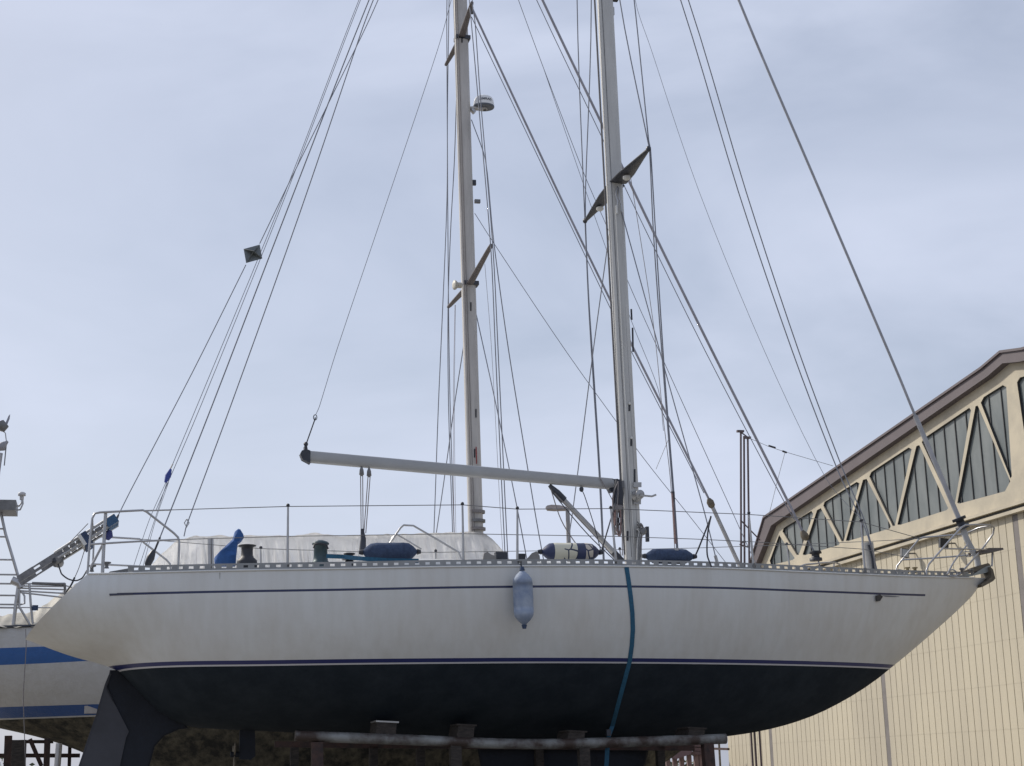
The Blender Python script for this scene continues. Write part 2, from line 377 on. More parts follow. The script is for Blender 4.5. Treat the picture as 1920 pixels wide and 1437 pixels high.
# fascia (roof edge)
fo = [(ftop[0][0], ftop[0][1]), ftop[1], ftop[2], (vc, fridge), mir(ftop[2]), mir(ftop[1]), mir(ftop[0])]
fi = [(top[0][0] , top[0][1] - .02), top[1], top[2], (vc, ridge), mir(top[2]), mir(top[1]), mir(top[0])]
mb = MB()
for i in range(len(fo) - 1):
    mb.prism([fw(fo[i], UF - .16), fw(fo[i + 1], UF - .16), fw(fi[i + 1], UF - .16), fw(fi[i], UF - .16)], UH * .32)
mb.build('roof_edge', FASC, wh)
mb = MB()
for i in range(len(fo) - 1):
    a, b = fo[i], fo[i + 1]
    mb.prism([fw(a, UF - .2), fw(b, UF - .2), fw((b[0], b[1] - .05), UF - .2), fw((a[0], a[1] - .05), UF - .2)], UH * 32)
mb.build('roof', FASC, wh)
# sill ledge
mb = MB(); vl, vr = v_corner, 2 * vc - v_corner
mb.box(W(UF + .03, (vl + vr) / 2, (z_ledge + z_sill) / 2), UH * .12, VH * (vl - vr) / 2, ZH * abs(z_sill - z_ledge) / 2)
mb.build('sill_ledge', CONC, wh)
MB().box(W(UF + .02, (vl + vr) / 2, z_ledge - .035), UH * .02, VH * (vl - vr) / 2 * .995, ZH * .03).build('sill_shade_strip', MUNT_SHADE, wh)  # dark strip painting the shade between the two ledges
MB().box(W(UF + .02, (vl + vr) / 2, z_ledge - .10), UH * .09, VH * (vl - vr) / 2 * .997, ZH * .033).build('sill_ledge', CONC, wh)
# ribbed cladding
GR = fz(1684.6, 1337)[0] - fz(1695.4, 1337)[0]   # groove pitch
v_p1 = fz(1659, 1360)[0]; v_p0 = fz(1443, 1400)[0]; v_p2 = fz(1912, 1100)[0]
zj = [0, fz(1700, 1379)[1], fz(1700, 1304)[1], fz(1850, 1125)[1], z_ledge]
step_z = zj[2] - zj[1]
zrows = [0.0]
z_ = zj[1]
while z_ - step_z > .2: z_ -= step_z
while z_ < z_ledge - .1: zrows.append(z_); z_ += step_z
zrows.append(z_ledge)
def cladding(va, vb, u, rows):
    mb = MB(); lo, hi = min(va, vb), max(va, vb); nb = max(1, round((hi - lo) / GR)); g_ = (hi - lo) / nb
    for a, b in zip(rows[:-1], rows[1:]):
        prof = [(lo, .03)]
        for i in range(nb):
            x = lo + i * g_
            prof += [(x + .016, .03), (x + .021, 0), (x + g_ - .004, 0), (x + g_, .03)]
        vs = []; fs = []
        b2 = b - .0025
        for (x, d) in prof: vs += [W(u + d, x, a), W(u + d, x, b2)]
        for i in range(len(prof) - 1): fs.append((2 * i, 2 * i + 2, 2 * i + 3, 2 * i + 1))
        mb.add(vs, fs)
    mb.add([W(u + .032, lo, 0), W(u + .032, hi, 0), W(u + .032, hi, rows[-1]), W(u + .032, lo, rows[-1])], [(0, 1, 2, 3)])
    return mb
pw = .09
edges = [v_p0, v_p1, v_p2]
edges += [2 * vc - e for e in edges[::-1]]
edges[0] = v_p0
for a, b in zip(edges[:-1], edges[1:]):
    if abs(a - b) > .6: cladding(a - pw, b + pw, UF + .05, zrows).build('wall_panel', CLAD, wh, fixn=False)
    else: MB().box(W(UF + .06, (a + b) / 2, z_ledge / 2), UH * .05, VH * (abs(a - b) / 2 - pw), ZH * z_ledge / 2).build('wall_panel', CONC, wh)
for e in edges:
    MB().box(W(UF + .10, e, z_ledge / 2), UH * .05, VH * pw, ZH * z_ledge / 2).build('recess_strip', mat('recess grey', (.20, .185, .18), .8), wh)
# body behind
mb = MB(); mb.box(W(UF + 16, vc, (z_ledge) / 2), UH * 15.8, VH * ((vl - vr) / 2 - .05), ZH * (z_ledge / 2))
mb.build('side_wall', CONC, wh)
mb = MB(); mb.prism([fw(p, UF + .35) for p in outer], UH * .1); mb.build('inner_wall', MUNT_SHADE, wh)
# lower annex to the left
an = empty('annex_shed', W(UF, v_corner + 2, 0), 'low beige ribbed shed joined to the left corner of the warehouse', 'shed')
va = fz(1362, 1400)[0]; za = fz(1400, 1190)[1]
arows = [r_ for r_ in zrows if r_ < za] + [za]
cladding(va, v_p0 + pw, UF + .05, arows).build('wall_panel', CLAD, an, fixn=False)
MB().box(W(UF + 6, (va + v_p0) / 2, za / 2), UH * 5.9, VH * (va - v_p0) / 2 * .99, ZH * za / 2).build('shed_body', CONC, an)
MB().box(W(UF + 6, (va + v_p0) / 2, za + .06), UH * 6.05, VH * ((va - v_p0) / 2 + .05), ZH * .06).build('roof', FASC, an)
# flood lights on the wall
def flood(px, py, w_, h_, name_, label, m, tilt=.12):
    c = uvz(atu(px, py, UF)); c = W(UF - .22, c.y, c.z); s_ = 1
    e = empty(name_, c, label, 'floodlight', None)
    nz = ZH * math.cos(tilt) + UH * math.sin(tilt); nu = UH * math.cos(tilt) - ZH * math.sin(tilt)
    MB().box(c, VH * .04, nu * w_, nz * h_).build('lamp_housing', m, e)
    MB().box(c - VH * .045, VH * .004, nu * w_ * .85, nz * h_ * .82).build('lamp_glass', BLACK if m is BLACK else PALEG, e)
    MB().bar(c + nu * w_ * .5, c + UH * .26, .03, .03).build('bracket', GREYM, e)
PALEG = mat('pale lamp glass', (.45, .5, .56), .2)
flood(1787, 1019, .095, .10, 'floodlight', 'black square floodlight on the beige warehouse wall under the sill', BLACK)
flood(1713, 1038, .085, .10, 'floodlight', 'pale grey floodlight on the beige warehouse wall behind the pulpit', GREYM)

# ================================================================== MAIN YACHT
BM = 1.88
wlm = uvz(atv(1000, 1243, -1.66)); wls = uvz(atv(222, 1257, -.5)); wlb = uvz(atv(1672, 1253, -.05))
slope = (wlb.z - wls.z) / (wlb.x - wls.x)
slope = max(-.03, min(.03, slope)); zm = wlm.z
def wl(u): return zm + slope * (u - wlm.x) + .03 * max(0.0, (-u - 3.2) / 2.0) ** 2
print('WL', wls.z, wlm.z, wlb.z, 'slope', slope, 'u', wls.x, wlb.x)
HULLM = hull_mat('yacht hull paint', (0.59, 0.605, 0.61), (0.024, 0.032, 0.042), [(0, .018, (.50, .50, .53)), (.018, .062, (.018, .024, .11))], (0.55, 0.55, 0.54), rough=.30,
                 under_dark=(0.013, 0.019, 0.027), uscale=2.6, cove=(.235, .262, -5.1, uvz(atv(1728, 1108, -.35)).x, (.022, .03, .085)), ubump=.1)
yr = empty('sailing_yacht', W(0, 0, zm - 2.1), 'long white sloop on a cradle with dark blue underbody, tall mast and bare boom', 'sailing yacht')
sheer = [(165, 1076), (400, 1070), (640, 1066), (870, 1062), (1100, 1061), (1340, 1065), (1530, 1073), (1700, 1080), (1815, 1083), (1850, 1084)]
bottom = [(48, 1199), (130, 1229), (220, 1257), (255, 1292), (295, 1332), (345, 1360), (410, 1367), (500, 1371), (640, 1379), (800, 1385), (1000, 1389), (1200, 1388), (1300, 1386), (1380, 1379), (1460, 1364), (1530, 1341), (1590, 1311), (1640, 1279), (1674, 1252), (1720, 1214), (1800, 1143), (1836, 1106), (1850, 1084)]
hull, deck, hbv = make_hull('hull', HULLM, yr, sheer, bottom, BM, 0.0, .55, wl)
# deck with camber
mb = MB(); vs = []; fs = []
for (u, b, z) in deck:
    for k in range(9):
        q = -1 + k / 4; vs.append(W(u, q * b * .998, z - .012 + .06 * (1 - q * q) * b / BM))
for i in range(len(deck) - 1):
    for k in range(8): fs.append((i * 9 + k, i * 9 + k + 1, (i + 1) * 9 + k + 1, (i + 1) * 9 + k))
mb.add(vs, fs, True); mb.build('deck', WHITE, yr)
def onhull(px, py, off=.01):
    d = ray(px, py).normalized(); h = hbv.ray_cast(CAM, d); 
    if h[0] is None: return None
    nrm = h[1]; 
    if nrm.dot(d) > 0: nrm = -nrm
    return h[0] + nrm * off
def dk(px, v):                    # deck height under a pixel column
    u = uvz(atv(px, 1060, v)).x; return sample_deck(deck, u)
RAILM = mat('dull toe rail alloy', (.30, .31, .32), .55, .25, var=.12, scale=6)
# toe rail with slots, both sides; white edge strip
for sgn in (-1, 1):
    mb = MB(); us = []; u = deck[0][0] + .45; uend = deck[-1][0] - .35
    bar_pts = []
    while u < uend: us.append(u); u += .1235
    def tp(u, h, o_=0): b, z = sample_deck(deck, u); return W(u, sgn * (b - .03 - o_), z + h)
    for a, b in zip(us[:-1], us[1:]):
        for h0, h1 in ((0.0, .030), (.060, .082)):
            pa = [tp(a, h0), tp(b, h0), tp(b, h1), tp(a, h1)]
            mb.prism(pa, VH * (-sgn) * .014)
        mb.prism([tp(a, .030), tp(a + .070, .030), tp(a + .070, .060), tp(a, .060)], VH * (-sgn) * .014)
    mb.build('toe_rail', RAILM, yr)
mb = MB(); mb.tube([W(u, -b - .004, z - .006) for (u, b, z) in deck[:-1]], .012, 5); mb.build('rubbing_strake', WHITE, yr)
# coachroof
mb = MB(); ca = uvz(atv(600, 1050, 0)).x; cb = uvz(atv(1450, 1050, 0)).x; zc = sample_deck(deck, 0)[1]
vs = []; fs = []; prof = [(-.98, 0), (-.9, .14), (-.8, .19), (0, .24), (.8, .19), (.9, .14), (.98, 0)]
for i in range(13):
    t = i / 12; u = ca + (cb - ca) * t; s_ = 1.0 - .45 * max(0, t - .4) / .6; hh = 1 if 0 < i < 12 else .1
    for (y, h) in prof: vs.append(W(u, y * s_ * 1.05, zc + .03 + h * hh * (1 - .3 * t)))
for i in range(12):
    for k in range(6): fs.append((i * 7 + k, i * 7 + k + 1, (i + 1) * 7 + k + 1, (i + 1) * 7 + k))
mb.add(vs, fs, True); mb.build('coachroof', WHITE, yr)
# appendages
UNDER = mat('dark antifouling', (0.010, 0.014, 0.024), 0.85, var=.2, scale=3, bump=.15)
RUDM = mat('grey primer rudder', (0.055, 0.058, 0.072), 0.8, var=.12, scale=3)
def foil(poly, th, m, name, parent, v=0):
    """plate with a rounded foil edge, outline given as pixels on the centre plane"""
    P = [atv(x, y, v) - VH * th for x, y in poly]
    o = MB().prism(P, VH * th * 2).build(name, m, parent)
    bm = bmesh.new(); bm.from_mesh(o.data); bmesh.ops.recalc_face_normals(bm, faces=bm.faces)
    bmesh.ops.bevel(bm, geom=[e for e in bm.edges if e.calc_face_angle(0) > .5 and abs((e.verts[0].co - e.verts[1].co).normalized().dot(VH)) < .5], offset=th * .5, segments=2, affect='EDGES')
    bm.to_mesh(o.data); bm.free(); return o
foil([(207, 1258), (196, 1285), (180, 1340), (163, 1390), (146, 1440), (130, 1500), (118, 1560), (196, 1562), (205, 1530), (218, 1480), (228, 1440), (240, 1385), (246, 1372), (222, 1325), (200, 1290), (212, 1262)], .05, RUDM, 'rudder', yr)
foil([(206, 1257), (222, 1257), (258, 1290), (300, 1330), (345, 1352), (352, 1366), (335, 1368), (308, 1380), (290, 1400), (280, 1437), (262, 1500), (250, 1545), (198, 1545), (212, 1480), (220, 1440), (232, 1388), (238, 1372), (214, 1325), (200, 1290)], .035, UNDER, 'skeg', yr)
zk = .72
kp = [atv(890, 1385, 0), atv(1225, 1380, 0)]
k0, k1 = uvz(kp[0]), uvz(kp[1])
mb = MB(); vs = []; fs = []; NK = 24
for (tt, ua, ub, zz) in ((0, k0.x, k1.x, k0.z + .12), (.3, k0.x + .06, k1.x - .10, k0.z - .3), (1, k0.x + .35, k1.x - .42, zk)):
    for k in range(NK):
        a = 2 * math.pi * k / NK; x = (math.cos(a) + 1) / 2; vs.append(W(ua + (ub - ua) * x, math.sin(a) * .13 * (0.5 + .5 * x), zz))
for i in range(2):
    for k in range(NK): fs.append((i * NK + k, i * NK + (k + 1) % NK, (i + 1) * NK + (k + 1) % NK, (i + 1) * NK + k))
mb.add(vs, fs, True); mb.add(vs[-NK:], [tuple(range(NK))]); mb.build('keel', UNDER, yr)
mb = MB(); mb.prism([atv(x, y, -.05) for x, y in ((450, 1360), (478, 1362), (479, 1418), (470, 1425), (449, 1424))], VH * .1)
mb.tube([atv(449, 1415, 0), atv(432, 1415, 0)], .035, 10)
mb.build('propeller_strut', UNDER, yr)
mb = MB()
for k in range(3):
    a = k * 2.09 + .4; c = atv(438, 1415, 0); d = VH * math.cos(a) + ZH * math.sin(a); e = VH * -math.sin(a) + ZH * math.cos(a)
    mb.prism([c - e * .02, c + d * .1 - e * .06, c + d * .2 - e * .03, c + d * .2 + e * .03, c + d * .1 + e * .06, c + e * .02], UH * .015)
mb.build('propeller', ANCH, yr)
# hawse fitting on the bow and a smear below it
fp = [onhull(x, y, .012) for x, y in ((1640, 1117), (1648, 1115), (1653, 1119), (1648, 1127), (1641, 1128))]
MB().prism(fp, -VH * .02).build('hull_fitting', DARKM, yr)
mb = MB()
for i in range(9):
    pass
sm = [onhull(x, y, .006) for x, y in ((1652, 1116.5), (1668, 1117), (1688, 1119), (1676, 1119.8), (1660, 1119))]
MB().add(sm, [(0, 1, 2, 3, 4)]).build('hull_scuff', mat('scuff mark', (.16, .17, .2), .6), yr)
cs = [onhull(x, y, .006) for x, y in ((205, 1113.5), (250, 1112), (250, 1115.5), (206, 1117.5))]
MB().add(cs, [(0, 1, 2, 3)]).build('stripe_end', mat('stripe blue grey', (.05, .055, .09), .6), yr)
# antislime runs below deck scuppers
for px, y1_ in ((212, 1108), (412, 1086)):
    q = [onhull(px + dx, y, .005) for dx, y in ((-1, 1074), (1.2, 1074), (.5, y1_), (-.3, y1_))]
    if all(q): MB().add(q, [(0, 1, 2, 3)]).build('water_stain', mat('stain', (.42, .42, .40), .7), yr)

# ---- mast
MH = (1086, -950)
def elliptic_mast(name, p0, p1, ra, rb, m, parent, taper=.75):
    mb = MB(); d = (p1 - p0).normalized(); x = (UH - d * UH.dot(d)).normalized(); y = d.cross(x); n_ = 28; vs = []; fs = []; K = 30
    for i in range(K + 1):
        t = i / K; s_ = 1 if t < .7 else 1 - (1 - taper) * (t - .7) / .3
        for k in range(n_):
            a = 2 * math.pi * k / n_; rr = 1.0
            cx = math.cos(a); sy = math.sin(a)
            e = 0.78; X = math.copysign(abs(cx) ** e, cx) * ra; Y = math.copysign(abs(sy) ** e, sy) * rb
            vs.append(p0.lerp(p1, t) + (x * X + y * Y) * s_)
    for i in range(K):
        for k in range(n_): fs.append((i * n_ + k, i * n_ + (k + 1) % n_, (i + 1) * n_ + (k + 1) % n_, (i + 1) * n_ + k))
    mb.add(vs, fs, True); mb.add(vs[-n_:], [tuple(range(n_))]); o = mb.build(name, m, parent)
    return o
MB0 = atv(1189, 1075, 0); MT = atv(MH[0], MH[1], 0)
mast = elliptic_mast('mast', MB0, MT, .116, .085, MASTM, yr)
md = (MT - MB0).normalized()
def onmast(px, py, off=.0, v=-.09): return atv(px, py, v - off)
# sail track, halyards on the mast, boxes
def mx_(y): return 1133 + (y / 1040) * 56          # mast centre px at row y
MB().tube([atv(mx_(y) - 17.5, y, 0) for y in (-900, 0, 500, 900, 1040)], .010, 6).build('sail_track', GREYM, mast)
wire('halyard', [(mx_(1020) + 1, 1020, -.11), (mx_(800) - 1, 800, -.11), (mx_(400) + 0, 400, -.11)], .008, mast, WHITE)
for dx_, y0_ in ((-5, -300), (8, -900)): wire('mast_seam', [(mx_(1045) + dx_, 1045, -.078), (mx_(500) + dx_, 500, -.078), (mx_(y0_) + dx_, y0_, -.078)], .005, mast, GREYM)
wire('halyard', [(mx_(1050) - 19, 1050, -.02), (mx_(600) - 19, 600, -.02), (mx_(0) - 19, 0, -.02), (mx_(-600) - 18, -600, -.02)], .006, mast, ROPE)
for (px, py, h) in ((mx_(765) + 6, 765, 12), (mx_(830) + 6, 830, 13), (mx_(893) + 9, 893, 26), (mx_(1000) - 10, 1005, 18)):
    MB().prism([onmast(px - 1.6, py - h / 2), onmast(px + 1.6, py - h / 2), onmast(px + 1.6, py + h / 2), onmast(px - 1.6, py + h / 2)], VH * .02).build('sheave_slot', BLACK, mast)
    if py < 890: MB().lathe(onmast(px, py - h / 2 - 2), -VH, [(0, .018), (.012, .018), (.016, .01)], 10).build('bolt_head', WHITE, mast)
for (px, y0, y1) in ((1183.5, 580, 600), (1186, 615, 660)): MB().bar(atv(px, y0, -.02), atv(px + 1, y1, -.02), .02, .02).build('mast_fairlead', BLACK, mast)
# mast winch with handle
c = atv(1193, 931, -.10)
MB().lathe(c, -VH, [(0, .075), (.03, .075), (.05, .05), (.12, .048), (.15, .062), (.17, .06), (.175, .02)], 20).build('mast_winch', ALU, mast)
MB().tube([c - VH * .19, atv(1200, 929, -.3), atv(1222, 931, -.3), atv(1230, 928, -.3)], .014, 8).build('winch_handle', ALU, mast)
MB().prism([onmast(1187, 905), onmast(1202, 905), onmast(1202, 914), onmast(1187, 914)], -VH * .02).build('mast_plate', ALU, mast)
MB().prism([onmast(1187, 935), onmast(1201, 935), onmast(1201, 946), onmast(1187, 946)], -VH * .02).build('mast_plate', ALU, mast)
# spreaders : aerofoil plates running athwartships
def spreader(px_tip, py_tip, root, tip_v, name, parent, m, chord=(.26, .07), base_v=0, lampt=None, ub=0.0):
    a = uvz(root); t_ = atv(px_tip, py_tip, tip_v); b = uvz(t_); mb = MB(); vs = []; fs = []
    rootp = W(a.x, base_v + math.copysign(.05, tip_v - base_v), a.z)
    secs = [(0, chord[0]), (.28, chord[0] * .92), (.95, chord[1]), (1, chord[1] * .8)]
    n_ = 12
    for (t, ch) in secs:
        p = rootp.lerp(t_, t)
        for k in range(n_):
            an_ = 2 * math.pi * k / n_; vs.append(p + UH * math.cos(an_) * ch / 2 + ZH * math.sin(an_) * .025)
    for i in range(len(secs) - 1):
        for k in range(n_): fs.append((i * n_ + k, i * n_ + (k + 1) % n_, (i + 1) * n_ + (k + 1) % n_, (i + 1) * n_ + k))
    mb.add(vs, fs, True); mb.add(vs[:n_], [tuple(range(n_))]); mb.add(vs[-n_:], [tuple(range(n_))])
    return mb.build(name, m, parent), rootp, t_
rootS = atv(1157, 345, 0)
# tips: solve the athwart distance so that both tips stand level with the root
def tipv(px, py, zref, lo, hi):
    best = None
    for i in range(400):
        v = lo + (hi - lo) * i / 399; z = atv(px, py, v).z
        if best is None or abs(z - zref) < best[0]: best = (abs(z - zref), v)
    return best[1]
zS = rootS.z - .02
vn = tipv(1216, 280, zS, -2.2, -.3); vf = tipv(1097, 415, zS, .3, 2.2)
print('spreader tips v', vn, vf)
sp1, r1_, t1_ = spreader(1216, 280, rootS, vn, 'spreader', mast, DARKM, (.27, .06))
sp2, r2_, t2_ = spreader(1097, 415, rootS, vf, 'spreader', mast, DARKM, (.27, .06))
for spx, (lx, ly), vv in ((sp1, (1175, 334), vn * .32), (sp2, (1125, 392), vf * .55)):
    MB().lathe(atv(lx, ly, vv) + ZH * .02, V((0, 0, -1)), [(0, .055), (.03, .055), (.05, .03)], 14).build('deck_light', WHITE, spx)
for spx, t_ in ((sp1, t1_), (sp2, t2_)): MB().lathe(t_ - ZH * .03, ZH, [(0, .02), (.02, .035), (.05, .035), (.07, .02)], 10).build('spreader_tip', DARKM, spx)
# tangle of halyard shackles under the spreader
wire('halyard_shackle', [(1158, 350, -.1), (1155, 365, -.12), (1158, 378, -.13), (1156, 400, -.13)], .010, mast, STEEL)
wire('halyard_shackle', [(1160, 352, -.1), (1161, 372, -.12), (1165, 386, -.12), (1166, 398, -.12)], .009, mast, STEEL)
MB().tube([atv(1156, 386, -.14), atv(1156.5, 401, -.14)], .016, 8).build('shackle_body', WHITE, mast)
# masthead lamp stub on the right edge
MB().box(atv(1152, 0, 0), UH * .05, VH * .03, ZH * .02).build('mast_bracket', BLACK, mast)
MB().box(atv(1148.5, 22, 0), UH * .02, VH * .03, ZH * .06).build('mast_bracket', ALU, mast)

# ---- standing rigging
dz = lambda px, v, h=.0: None
def deckpt(px, py, v): return (px, py, v)
S = .0085
wire('forestay', [(1802, 984, 0), (1787, 945, 0), (1716, 780, 0), (1683, 700, 0), (1538, 360, 0), (1385, 0, 0), (1095, -740, 0)], .020, yr, mat('furling foil', (.36, .37, .41), .45, .3))
fu = wire('furling_foil', [(1802, 982, 0), (1716, 780, 0)], .036, yr, mat('furled foil grey', (.42, .43, .46), .6, .2))
MB().lathe(atv(1802, 982, 0), (atv(1802, 982, 0) - atv(1812, 1005, 0)), [(-.08, .10), (-.03, .10), (-.03, .06), (.05, .06), (.05, .10), (.09, .10)], 18).build('furling_drum', BLACK, yr)
wire('forestay_tack', [(1804, 988, 0), (1812, 1010, 0), (1822, 1030, 0), (1831, 1045, 0), (1835, 1068, 0)], .045, yr, mat('pale tape wrap', (.42, .43, .44), .7))
wire('inner_stay', [(1640, 1066, 0), (1630, 1015, 0), (1615, 975, 0), (1571, 883, 0), (1486, 660, 0), (1384.5, 360, 0), (1276, 0, 0), (1128, -420, 0)], S, yr)
wire('inner_stay', [(1644, 1068, 0), (1622, 980, 0), (1580, 880, 0), (1498, 660, 0), (1399, 360, 0), (1290.6, 0, 0), (1140, -420, 0)], S, yr)
wire('flag_halyard', [(1615, 975, -.1), (1548, 896, -.1), (1434, 660, -.1), (1311, 360, -.1), (1220, 90, -.1), (1191, 0, -.1), (1110, -500, -.1)], .0035, yr)
wire('backstay', [(300, 1008, 0), (398, 760, 0), (540, 390, 0), (692, 0, 0), (1080, -940, 0)], S, yr)
MB().tube([atv(300, 1008, 0), atv(289, 1035, 0), atv(284, 1046, 0)], .014, 8).build('backstay_tensioner', DARKM, yr)
MB().lathe(atv(275, 1063, 0), atv(287, 1036, 0) - atv(275, 1063, 0), [(0, .02), (.03, .042), (.12, .05), (.2, .032), (.23, .015)], 14).build('backstay_block', DARKM, yr)
wire('backstay', [(345, 1006, .6), (350, 985, .6), (433, 760, .5), (562, 400, .3), (676, 64, .2), (700, 0, .2), (1078, -940, 0)], S * .9, yr)
for (q, r_) in (((350, 985), .028),):
    c = atv(q[0], q[1], .6); MB().tube([c + V((0, 0, .08)), c + UH * .03 + ZH * .03, c - ZH * .03, c - UH * .03 + ZH * .03, c + V((0, 0, .08))], .008, 6).build('rigging_shackle', STEEL, yr)
# near shrouds
vb = -1.55
wire('shroud', [(1270, 1048, vb), (1262, 930, vb), (1240, 650, vn), (1225, 435, vn), (1218, 284, vn), (1214, 262, vn), (1162, 0, vn * .75), (1098, -480, -.1)], S, yr)
wire('shroud', [(1272, 1048, vb), (1264, 930, vb), (1246, 700, vn), (1229, 435, vn), (1220, 284, vn), (1216, 262, vn), (1189, 0, vn * .85), (1090, -900, -.1)], S, yr)
wire('shroud', [(1266, 1048, vb), (1257, 900, vb), (1243, 780, vb), (1224, 600, -1.0), (1182, 330, -.5)], .0045, yr, ROPE)
MB().tube([atv(1263, 940, vb), atv(1262, 922, vb)], .02, 8).build('turnbuckle', DARKM, yr)
for q in ((1268, 1030), (1271, 1030)): MB().tube([atv(q[0], q[1] + 28, vb), atv(q[0] - 1, q[1] - 2, vb)], .018, 8).build('turnbuckle', STEEL, yr)
wire('shroud_sleeve', [(1267, 1020, vb - .02), (1260, 925, vb - .02)], .012, yr, ROPER)
wire('shroud', [(1345, 1058, -1.3), (1320, 958, -1.2), (1247, 695, -.7), (1173, 425, -.1), (1165, 395, -.08)], S * .9, yr)
MB().tube([atv(1341, 1042, -1.3), atv(1346, 1060, -1.3)], .02, 8).build('turnbuckle', STEEL, yr)
# far shrouds
wire('shroud', [(1131, 1052, 1.5), (1123, 885, 1.5), (1110, 680, vf), (1103, 560, vf), (1097, 420, vf), (1094, 350, vf), (1082, 0, vf * .8), (1084, -480, .1)], S, yr)
wire('shroud', [(1133, 1052, 1.5), (1125, 885, 1.5), (1112, 680, vf), (1104, 560, vf), (1098, 420, vf), (1098, 350, vf), (1108.6, 0, vf * .8), (1095, -900, .1)], S, yr)
wire('shroud', [(1058, 1062, 1.55), (1075, 950, 1.4), (1112, 660, .6), (1142, 440, .1)], S * .9, yr)

# ---- boom
boomP0 = atv(1148, 908, -.05); boomP1 = atv(580, 857, -.55)
def elbox(mb, a, b, hw, hh, n_=16, e=.6):
    d = (b - a).normalized(); y = d.cross(ZH).normalized(); z = y.cross(d).normalized(); vs = []
    for p in (a, b):
        for k in range(n_):
            an_ = 2 * math.pi * k / n_; c_, s_ = math.cos(an_), math.sin(an_)
            vs.append(p + y * math.copysign(abs(c_) ** e, c_) * hw + z * math.copysign(abs(s_) ** e, s_) * hh)
    mb.add(vs, [(k, (k + 1) % n_, n_ + (k + 1) % n_, n_ + k) for k in range(n_)], True); mb.add(vs[:n_], [tuple(range(n_))]); mb.add(vs[n_:], [tuple(range(n_))])
BOOMM = mat('grey boom paint', (0.36, 0.365, 0.37), .45, .2, var=.06, scale=3)
mb = MB(); elbox(mb, boomP0, boomP1, .055, .076); boom = mb.build('boom', BOOMM, yr)
P = [atv(x, y, -.62) for x, y in ((582, 845), (582, 869), (567, 861), (563, 851), (566, 845), (571, 843), (571, 836), (576, 836), (577, 843))]
MB().prism(P, VH * .12).build('boom_end', DARKM, boom)
MB().lathe(atv(573.5, 833, -.56) + VH * -.02, VH, [(0, .02), (.02, .03), (.04, .02)], 10).build('boom_shackle', DARKM, boom)
P = [atv(x, y, -.10) for x, y in ((1143, 899), (1158, 898), (1166, 903), (1166, 918), (1156, 921), (1146, 923), (1143, 917))]
MB().prism(P, VH * .12).build('gooseneck', DARKM, boom)
MB().box(atv(1168, 909, -.03), UH * .05, VH * .03, ZH * .05).build('gooseneck_pin', GREYM, boom)
wire('topping_lift', [(574, 833, -.56), (591, 785, -.56), (591, 783, -.56)], .008, yr, ROPED)
c = atv(591, 783, -.56); MB().tube([c + V((math.cos(a) * .022, 0, math.sin(a) * .035)) for a in [i * .628 for i in range(11)]], .006, 6).build('rope_thimble', ROPED, yr)
wire('topping_lift', [(592, 778, -.56), (599, 762, -.55), (632, 655, -.5), (718, 400, -.3), (820, 95, -.2), (846, 0, -.1), (1084, -945, 0)], .0042, yr)
# vang
va_ = atv(1030, 910, -.14); vb_ = atv(1166, 1052, -.02)
MB().tube([va_.lerp(vb_, .16), vb_.lerp(va_, .06)], .038, 14).build('boom_vang', ALU, yr)
MB().tube([va_, va_.lerp(vb_, .10), va_.lerp(vb_, .20)], [.025, .05, .052], 12).build('vang_end', DARKM, yr)
MB().tube([vb_, vb_.lerp(va_, .12)], [.04, .045], 12).build('vang_end', DARKM, yr)
wire('vang_tackle', [(1034, 922, -.2), (1100, 1000, -.2), (1160, 1058, -.2)], .007, yr, ROPED)
wire('vang_tackle', [(1040, 925, -.2), (1105, 994, -.2), (1165, 1062, -.2)], .007, yr, ROPE)
wire('reefing_line', [(1033, 918, -.2), (1052, 975, -.2), (1080, 1020, -.2), (1110, 1058, -.3)], .007, yr, ROPE)
wire('reefing_line', [(1089, 915, -.12), (1096, 930, -.1), (1116, 992, -.1), (1128, 1040, -.2)], .006, yr, ROPED)
wire('reefing_line', [(1124, 895, -.14), (1137, 917, -.14), (1152, 945, -.14)], .006, yr, ROPE)
MB().lathe(atv(1090, 913, -.15), -ZH, [(0, .015), (.02, .03), (.05, .03), (.07, .01)], 10).build('boom_block', DARKM, boom)
# mainsheet tackles
for (xt, yt, xb) in ((678, 880, 679), (692, 882, 684)):
    vt = -.5
    MB().lathe(atv(xt, yt + 13, vt), ZH, [(0, .012), (.02, .032), (.08, .026), (.13, .006)], 10).build('mainsheet_block', GREYM, yr)
    for dx in (-2, 2): wire('mainsheet', [(xt + dx, yt + 12, vt), (xb + dx * .9, 1000, vt)], .006, yr, ROPE)
MB().tube([atv(679, 992, -.5), atv(681, 1010, -.5), atv(680, 1032, -.5)], [.02, .035, .045], 10).build('mainsheet_block', DARKM, yr)

# ---- stanchions and lifelines
def stanchion(px0, py0, px1, py1, v, r_=.014, m=STEEL, knob=BLACK):
    a, b = atv(px0, py0, v), atv(px1, py1, v)
    o = MB().tube([b, a], [r_ * 1.15, r_ * .85], 8).build('stanchion', m, yr)
    MB().lathe(a - ZH * .012, ZH, [(0, .012), (.012, .022), (.03, .020), (.04, .008)], 10).build('stanchion_cap', knob, o)
    MB().tube([b - ZH * .02, b + (a - b) * .07], r_ * 1.7, 8).build('stanchion_socket', GREYM, o)
vN = lambda px: -(dk(px, -1.6)[0] - .07)
for (x0, y0, x1, y1) in ((540, 949, 539, 1064), (867, 946, 869, 1060), (970, 954, 970, 1060), (1145, 953, 1156, 1060), (1404, 963, 1413, 1064), (1614, 977, 1622, 1072)):
    stanchion(x0, y0, x1, y1, vN(x1))
vFf = lambda px: (dk(px, 1.6)[0] - .07)
